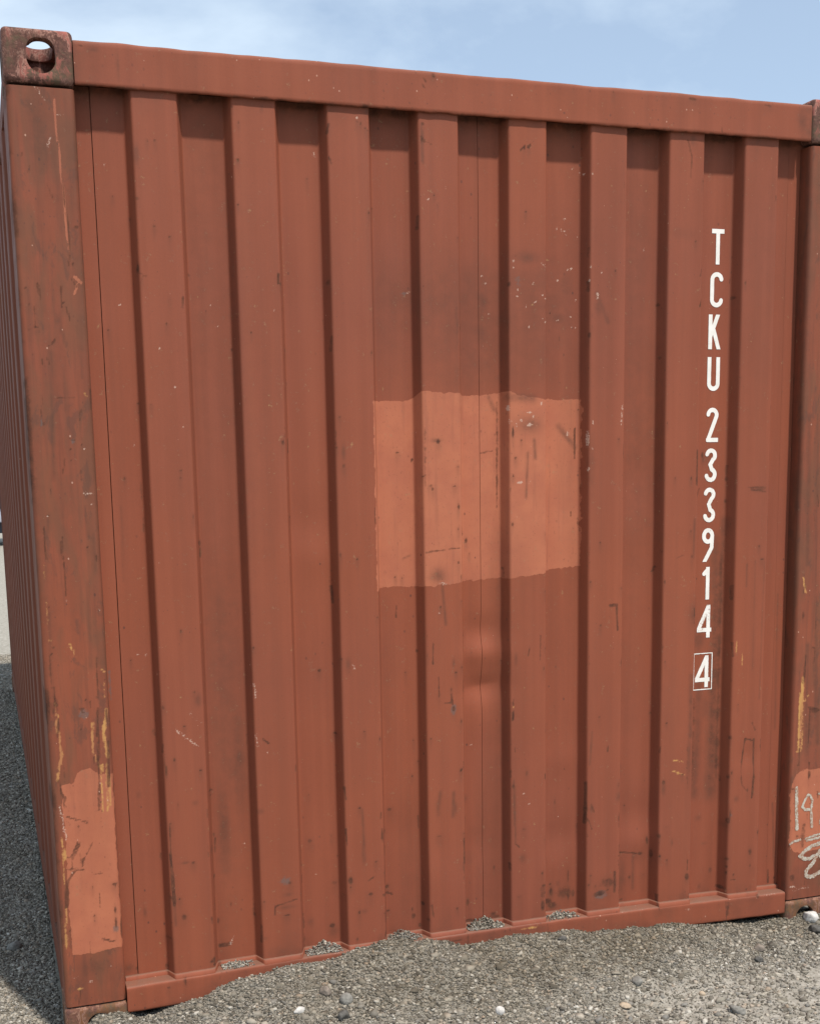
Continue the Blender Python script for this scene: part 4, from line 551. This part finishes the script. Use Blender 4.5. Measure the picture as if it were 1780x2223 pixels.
# chalk handwriting on the right post: 19' and -8
def chalk(nm, lines, wid=.0085):
    P = np.array([p for L in lines for p in L]); x0, z0 = P.min(0)-.006; w, h = P.max(0)-P.min(0)+.012
    V, F = raster([[(a-x0, b-z0) for a, b in L] for L in lines], wid, x0, z0, w, h, False, .0009, .0006, .0045, 3)
    x, z = V[:, 0], V[:, 1]; xm = W-x
    y = .0040*fbm(xm*9, z*3, 62, 3)+.0016*fbm(xm*55, z*4, 63, 2)-.0012
    mesh_from('chalk_mark', np.stack([x, y, z], -1), F, M_CH, box)
chalk('one', [[(2.304, .497), (2.306, .43), (2.310, .359)]], .0115)
chalk('nine', [[(2.349, .471), (2.336, .452), (2.327, .433), (2.338, .422), (2.362, .420), (2.366, .449), (2.359, .466), (2.349, .471)], [(2.362, .420), (2.364, .395), (2.367, .362)]])
chalk('tick', [[(2.391, .470), (2.418, .472), (2.408, .42), (2.400, .37)]])
chalk('dash', [[(2.286, .312), (2.30, .320), (2.323, .322)], [(2.345, .323), (2.37, .329), (2.415, .335)], [(2.35, .317), (2.40, .322)]], .0075)
chalk('eight', [[(2.405, .303), (2.37, .296), (2.345, .283), (2.326, .266), (2.340, .256), (2.362, .254), (2.392, .264), (2.412, .286), (2.405, .303)],
                [(2.392, .262), (2.375, .235), (2.352, .213), (2.352, .196), (2.370, .189), (2.41, .205), (2.425, .235), (2.405, .257)]], .0125)

# ------------------------------------------------------------------ ground
HX = np.array([-.30, .0, .045, .085, .15, .19, .24, .33, .41, .49, .60, .81, 1.0, 1.18, 1.40, 1.66, 1.85, 2.0, 2.12, 2.27, 2.45, 2.9])
HZ = np.array([.0, .02, .062, .103, .100, .068, .068, .105, .137, .160, .178, .186, .183, .176, .158, .133, .108, .086, .064, .062, .064, .02])-.006
HZ = HZ-.012*np.interp(HX, [.3, .45, 1.6, 1.9], [0, 1, 1, 0])
def ground_h(x, y):
    base = .012+.010*fbm(x*2.5, y*2.5, 91, 3)+.009*fbm(x*11, y*11, 92, 3)+.005*fbm(x*31, y*31, 95, 2)
    hz = np.interp(x, HX, HZ); wd = np.interp(x, [-.3, .3, .8, 1.2, 1.7, 2.1, 2.6], [.2, .32, .46, .44, .33, .22, .2])
    t = np.where(y < 0, -y/wd, y/.35)
    fall = np.clip(1-t, 0, 1)**1.15
    near = sstep(5, 1, abs(y))
    hp = np.maximum(hz-.012, 0)*fall*(1+.30*fbm(x*7, y*7, 93, 3))
    return base*near+hp+.0018*fbm(x*90, y*90, 94, 2)*near+(1-near)*.05*fbm(x*.15, y*.15, 97, 3)
def axis(a, b, step, lo, hi, g=1.12):
    c = list(np.arange(a, b, step)); s = step
    while c[-1] < hi: s *= g; c.append(c[-1]+s)
    s = step
    while c[0] > lo: s *= g; c.insert(0, c[0]-s)
    return np.array(c)
gx = axis(-.35, 2.75, .0075, -400, 400); gy = axis(-.85, .10, .0075, -60, 700, 1.06)
X, Y = np.meshgrid(gx, gy); Z = ground_h(X, Y)
dust_v = np.maximum(sstep(-.13, -.30, Y+.05*fbm(X*6, Y*6, 301, 2))*sstep(1.25, 1.7, X), sstep(5.5, 6.5, Y)).ravel()
def gravelmat():
    t = NT('gravel_ground')
    g1 = t.noise(190, 5, .7); g2 = t.noise(60, 4, .6); g3 = t.noise(2.2, 4, .6)
    col = t.mix(t.ramp(g1, .3, .72), (.10, .09, .073), (.32, .295, .245))
    col = t.mix(t.ramp(g2, .35, .7, 0, .5), col, (.13, .12, .098))
    col = t.mix(t.ramp(g3, .35, .65, 0, .35), col, (.23, .21, .175))
    du = t.n('ShaderNodeAttribute', attribute_name='dust'); col = t.mix(t.math('MULTIPLY', du.outputs['Fac'], t.ramp(g2, .2, .6, .4, .95)), col, t.mix(t.ramp(t.noise(34, 5, .75), .38, .62), (.40, .375, .325), (.23, .213, .18)))
    nb = t.bump(g2, .7, .006); nb = t.bump(g1, .8, .003, nb)
    return t.done(col, .95, nb, .15)
M_GR = gravelmat()
go = mesh_from('ground', np.stack([X, Y, Z], -1).reshape(-1, 3), grid_faces(len(gy), len(gx)), M_GR, smooth=True, kind='structure')

at = go.data.attributes.new('dust', 'FLOAT', 'POINT'); at.data.foreach_set('value', dust_v.astype(np.float32))

def stonemat():
    t = NT('crushed_stone'); gi = t.n('ShaderNodeNewGeometry'); rd = gi.outputs['Random Per Island']
    rp = t.n('ShaderNodeValToRGB'); t.t.links.new(rd, rp.inputs[0]); e = rp.color_ramp.elements
    e[0].position = 0; e[0].color = (.07, .064, .055, 1); e[1].position = 1; e[1].color = (.60, .58, .53, 1)
    for p, c in ((.2, (.13, .116, .092)), (.42, (.25, .228, .186)), (.58, (.19, .186, .176)), (.72, (.37, .34, .285)), (.85, (.46, .43, .365)), (.92, (.36, .28, .21)), (.955, (.56, .54, .48))):
        q = e.new(p); q.color = (*c, 1)
    col = t.mix(t.ramp(t.noise(300, 4, .7), .3, .7, 0, .4), rp.outputs[0], (.14, .122, .096))
    col = t.mix(t.ramp(t.noise(3.1, 4, .6), .36, .62, .55, 0), col, t.mix(1.0, col, (.74, .70, .63), 'MULTIPLY'))
    col = t.mix(t.ramp(t.noise(17, 4, .6), .42, .66, 0, .4), col, (.30, .275, .23))
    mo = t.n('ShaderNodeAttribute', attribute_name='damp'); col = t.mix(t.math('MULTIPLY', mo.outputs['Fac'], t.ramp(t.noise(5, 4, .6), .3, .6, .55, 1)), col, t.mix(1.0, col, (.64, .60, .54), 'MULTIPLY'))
    nb = t.bump(t.noise(350, 4, .7), .4, .0015)
    return t.done(col, .9, nb, .2)
M_ST = stonemat()
variants = []
for k in range(20):
    bm = bmesh.new(); npt = 11 if k < 10 else 8
    for i in range(npt):
        v = rng.normal(size=3); v /= np.linalg.norm(v); v *= rng.uniform(.72, 1.05); bm.verts.new(v*np.array([1, rng.uniform(.75, 1), rng.uniform(.6, .85)]))
    bmesh.ops.convex_hull(bm, input=bm.verts[:]); bmesh.ops.triangulate(bm, faces=bm.faces[:])
    loose = [v for v in bm.verts if not v.link_faces]; bmesh.ops.delete(bm, geom=loose, context='VERTS')
    bm.verts.index_update(); variants.append((np.array([v.co[:] for v in bm.verts]), np.array([[v.index for v in f_.verts] for f_ in bm.faces]))); bm.free()
def stones(name, x, y, rad, z=None, sink=.25, kind='stuff'):
    n = len(x); vi = np.where(rad > .0055, rng.integers(0, 10, n), rng.integers(10, 20, n)); Vs = []; Fs = []; off = 0
    z = ground_h(x, y) if z is None else z
    q = rng.normal(size=(n, 4)); q /= np.linalg.norm(q, axis=1)[:, None]; w_, a, b, c = q.T
    Rm = np.stack([1-2*(b*b+c*c), 2*(a*b-c*w_), 2*(a*c+b*w_), 2*(a*b+c*w_), 1-2*(a*a+c*c), 2*(b*c-a*w_), 2*(a*c-b*w_), 2*(b*c+a*w_), 1-2*(a*a+b*b)], -1).reshape(n, 3, 3)
    for k, (v, fc) in enumerate(variants):
        m = np.nonzero(vi == k)[0]
        if not len(m): continue
        P = np.einsum('nij,vj->nvi', Rm[m], v)*rad[m, None, None]; P[:, :, 2] *= .78; P[:, :, 0] *= (1+.35*rng.random(len(m)))[:, None]
        P += np.stack([x[m], y[m], z[m]+rad[m]*(.55-sink-.3*np.clip((rad[m]-.005)/.008, 0, 1))], -1)[:, None, :]
        Vs.append(P.reshape(-1, 3)); Fs.append((fc[None]+(np.arange(len(m))*len(v))[:, None, None]+off).reshape(-1, 3)); off += len(m)*len(v)
    return mesh_from(name, np.concatenate(Vs), np.concatenate(Fs), M_ST, kind=kind)
def scatter(n, x0, x1, y0, y1, lo, hi, p=2.2, keep=None):
    x = rng.uniform(x0, x1, n); y = rng.uniform(y0, y1, n); rad = lo+(hi-lo)*rng.random(n)**p
    if keep is not None: m = keep(x, y); x, y, rad = x[m], y[m], rad[m]
    return x, y, rad
def vis(x, y):   # strip in front of the end wall
    return (y > (-.02-.37*np.clip(x, 0, 3))-.05) & (y < .05)
cl = [scatter(135000, -.02, 2.60, -.95, .05, .0020, .0048, 1.1, vis), scatter(29000, -.02, 2.60, -.95, .04, .0042, .0088, 1.5, vis), scatter(4800, .05, 2.6, -.9, -.018, .0075, .0145, 1.8, vis), scatter(380, .1, 2.6, -.9, -.03, .014, .022, 1.8, vis),
      scatter(26000, -.24, .012, -.1, 2.2, .0024, .008, 1.5), scatter(11000, -.30, 0, 2.2, 8, .005, .013, 2), scatter(900, -.25, .0, -.1, 3, .008, .017, 2)]
x, y, rad = (np.concatenate([c[i] for c in cl]) for i in range(3))
# compacted dusty patch at lower right keeps fewer stones
flat = sstep(-.13, -.30, y+.05*fbm(x*6, y*6, 301, 2))*sstep(1.25, 1.7, x)
m = (rng.random(len(x)) > flat*.80) | (rad > .009) & (rng.random(len(x)) > flat*.35); x, y, rad = x[m], y[m], rad[m]
far = ~((x > -.01) & (y > .07)); x, y, rad = x[far], y[far], rad[far]
so = stones('gravel', x, y, rad)
co = np.empty(len(so.data.vertices)*3, np.float32); so.data.vertices.foreach_get('co', co); co = co.reshape(-1, 3)
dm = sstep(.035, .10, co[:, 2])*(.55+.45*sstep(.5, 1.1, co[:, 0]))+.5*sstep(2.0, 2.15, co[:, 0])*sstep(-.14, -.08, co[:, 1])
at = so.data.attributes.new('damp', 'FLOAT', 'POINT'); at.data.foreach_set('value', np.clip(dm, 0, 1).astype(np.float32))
# gravel that has drifted onto the rail ledge, pocket by pocket
for i, (xa, xb, n, hgt) in enumerate(((.432, .518, 330, .006), (.674, .776, 620, .019), (.922, 1.024, 560, .017), (1.172, 1.285, 700, .020), (1.432, 1.530, 360, .009))):
    n = int(n*1.15); xm_ = rng.uniform(.4, .6); xx = xa+(xb-xa)*np.clip(np.where(rng.random(n) < .15, rng.random(n), xm_+.27*rng.normal(size=n)), 0, 1); yy = REC-.005-(REC-.009)*rng.random(n)**1.35
    zz = .150+bow(xx)+hgt*rng.random(n)*(yy/REC)*np.exp(-((xx-xa-(xb-xa)*xm_)/(.36*(xb-xa)))**2)*1.5
    stones('ledge_gravel', xx, yy, .0016+.0042*rng.random(n)**2, zz)

# individual rocks one can point at
def rockmat(name, c1, c2):
    t = NT(name); n1 = t.noise(90, 5, .7); col = t.mix(t.ramp(n1, .35, .65), c1, c2)
    nb = t.bump(t.noise(60, 5, .7), .7, .006); return t.done(col, .88, nb, .2)
RM = {'white': rockmat('pale_rock', (.62, .60, .56), (.42, .40, .37)), 'grey': rockmat('grey_rock', (.25, .24, .215), (.14, .135, .12)), 'dark': rockmat('dark_rock', (.12, .115, .105), (.06, .056, .05)),
      'tan': rockmat('tan_rock', (.48, .38, .27), (.34, .28, .21)), 'brown': rockmat('brown_rock', (.24, .20, .165), (.14, .12, .10))}
def rock(label, x, y, rad, mat, shp=(1, 1, .7), dz=0., smooth=False, seed=1):
    g = np.random.default_rng(seed); bm = bmesh.new(); bmesh.ops.create_icosphere(bm, subdivisions=3, radius=1)
    P = [(lambda v: v/np.linalg.norm(v))(g.normal(size=3)) for _ in range(10)]; D_ = g.uniform(.55, .9, 10)
    for v in bm.verts:
        c = np.array(v.co)
        if not smooth:
            for p_, d_ in zip(P, D_):
                e = c@p_-d_
                if e > 0: c = c-p_*e*.9
        c = c*(1+.05*g.normal()*(0.25 if smooth else 1)); v.co = Vector(c*np.array(shp)*rad)
    me = bpy.data.meshes.new('rock'); bm.to_mesh(me); bm.free(); me.materials.append(RM[mat])
    for p_ in me.polygons: p_.use_smooth = True
    o = bpy.data.objects.new('rock', me); C.objects.link(o); o.rotation_euler = (0, 0, g.uniform(0, 6))
    o.location = (x, y, float(ground_h(np.array([x]), np.array([y]))[0])+rad*.35+dz)
    o['label'] = label; o['category'] = 'rock'; return o
rock('angular pale rock wedged under the right bottom corner casting', 2.352, -0.030, 0.0250, 'white', (1.2,1,.9), smooth=False, seed=3)
rock('smooth white oval pebble at the foot of the gravel heap, near the bottom edge', 1.137, -0.297, 0.0143, 'white', (1,.8,1), smooth=True, seed=4)
rock('large rounded grey stone on the left half of the gravel heap', 0.736, -0.167, 0.0196, 'grey', (1,.95,.95), smooth=True, seed=5)
rock('tan grey flat faced stone higher up the left of the heap', 0.690, -0.124, 0.0187, 'brown', (1,.9,.8), smooth=False, seed=6)
rock('dark rough stone below the large rounded grey one', 0.713, -0.228, 0.0192, 'dark', (1.1,.9,.8), smooth=False, seed=7)
rock('bright white angular chip left of the large rounded grey stone', 0.599, -0.182, 0.0149, 'white', (1.2,.7,.8), smooth=False, seed=8)
rock('dark grey rounded rock where the heap meets the dusty flat ground', 1.593, -0.246, 0.0179, 'grey', (1.1,.9,.9), smooth=False, seed=9)
rock('brown rock at the right end of the gravel heap, below the rail end', 2.090, -0.127, 0.0187, 'brown', (1,.9,.8), smooth=False, seed=10)
rock("dark rock just under the brown rock at the heap's right end", 2.049, -0.180, 0.0172, 'dark', (1.1,.9,.8), smooth=False, seed=11)
rock('broken grey rock alone on the dusty ground at bottom right', 1.791, -0.451, 0.0208, 'grey', (1.4,.9,.7), smooth=False, seed=12)
rock("flat dark stone lying by the heap's crest under the middle of the rail", 1.451, -0.039, 0.0144, 'dark', (1.3,.8,.5), smooth=False, seed=13)
rock('tan yellowish stone on the pale dusty ground near the bottom edge', 1.506, -0.330, 0.0152, 'tan', (1.3,.8,.5), smooth=False, seed=14)
rock('pale rounded pebble alone on the dusty ground at right', 1.764, -0.317, 0.0098, 'tan', (1,.9,.8), smooth=True, seed=15)
rock('grey stone lying in the shade at the foot of the left side wall', -0.127, 0.762, 0.0241, 'grey', (1.1,.9,.8), smooth=False, seed=16)
rock('dark stone on the ground beside the right corner casting', 2.327, -0.091, 0.0212, 'dark', (1.2,.9,.7), smooth=False, seed=17)


# ------------------------------------------------------------------ trailer parked far down the yard (a sliver shows past the container)
t_ = NT('dark_trailer_paint'); M_DK = t_.done(t_.mix(t_.ramp(t_.noise(3, 4), .3, .7), (.020, .022, .035), (.035, .037, .05)), .5)
t_ = NT('pale_band'); M_PB = t_.done(t_.mix(t_.ramp(t_.noise(5, 4), .3, .7), (.38, .40, .45), (.30, .31, .35)), .5)
t_ = NT('tyre_rubber'); M_TY = t_.done(t_.mix(t_.ramp(t_.noise(8, 4), .3, .7), (.02, .02, .02), (.04, .038, .035)), .85)
tr_ = bpy.data.objects.new('parked_trailer', None); C.objects.link(tr_); tr_.location = (-2.0, 26.5, 0)
tr_['label'] = 'dark box trailer with a pale lower band standing far down the yard'; tr_['category'] = 'trailer'
bxo('trailer_body', -5, 3.2, 0, 2.4, .88, 3.2, M_DK, tr_, .03); bxo('side_skirt', -5, 3.2, .05, 2.35, .56, .875, M_PB, tr_, .02); bxo('chassis', -4.8, 3.1, .3, 2.1, .30, .555, M_DK, tr_, .01)
def wheel(x, y):
    bm = bmesh.new(); bmesh.ops.create_cone(bm, cap_ends=True, segments=28, radius1=.5, radius2=.5, depth=.28); bmesh.ops.rotate(bm, matrix=Matrix.Rotation(math.pi/2, 3, 'X'), verts=bm.verts)
    bmesh.ops.bevel(bm, geom=[e for e in bm.edges if e.calc_face_angle(0) > 1], offset=.04, segments=3, affect='EDGES')
    me = bpy.data.meshes.new('wheel'); bm.to_mesh(me); bm.free(); me.materials.append(M_TY); o = bpy.data.objects.new('wheel', me); C.objects.link(o); o.parent = tr_; o.location = (x, y, .5)
for a in (-4, -2.8, -1.6):
    for b in (.16, 2.24): wheel(a, b)
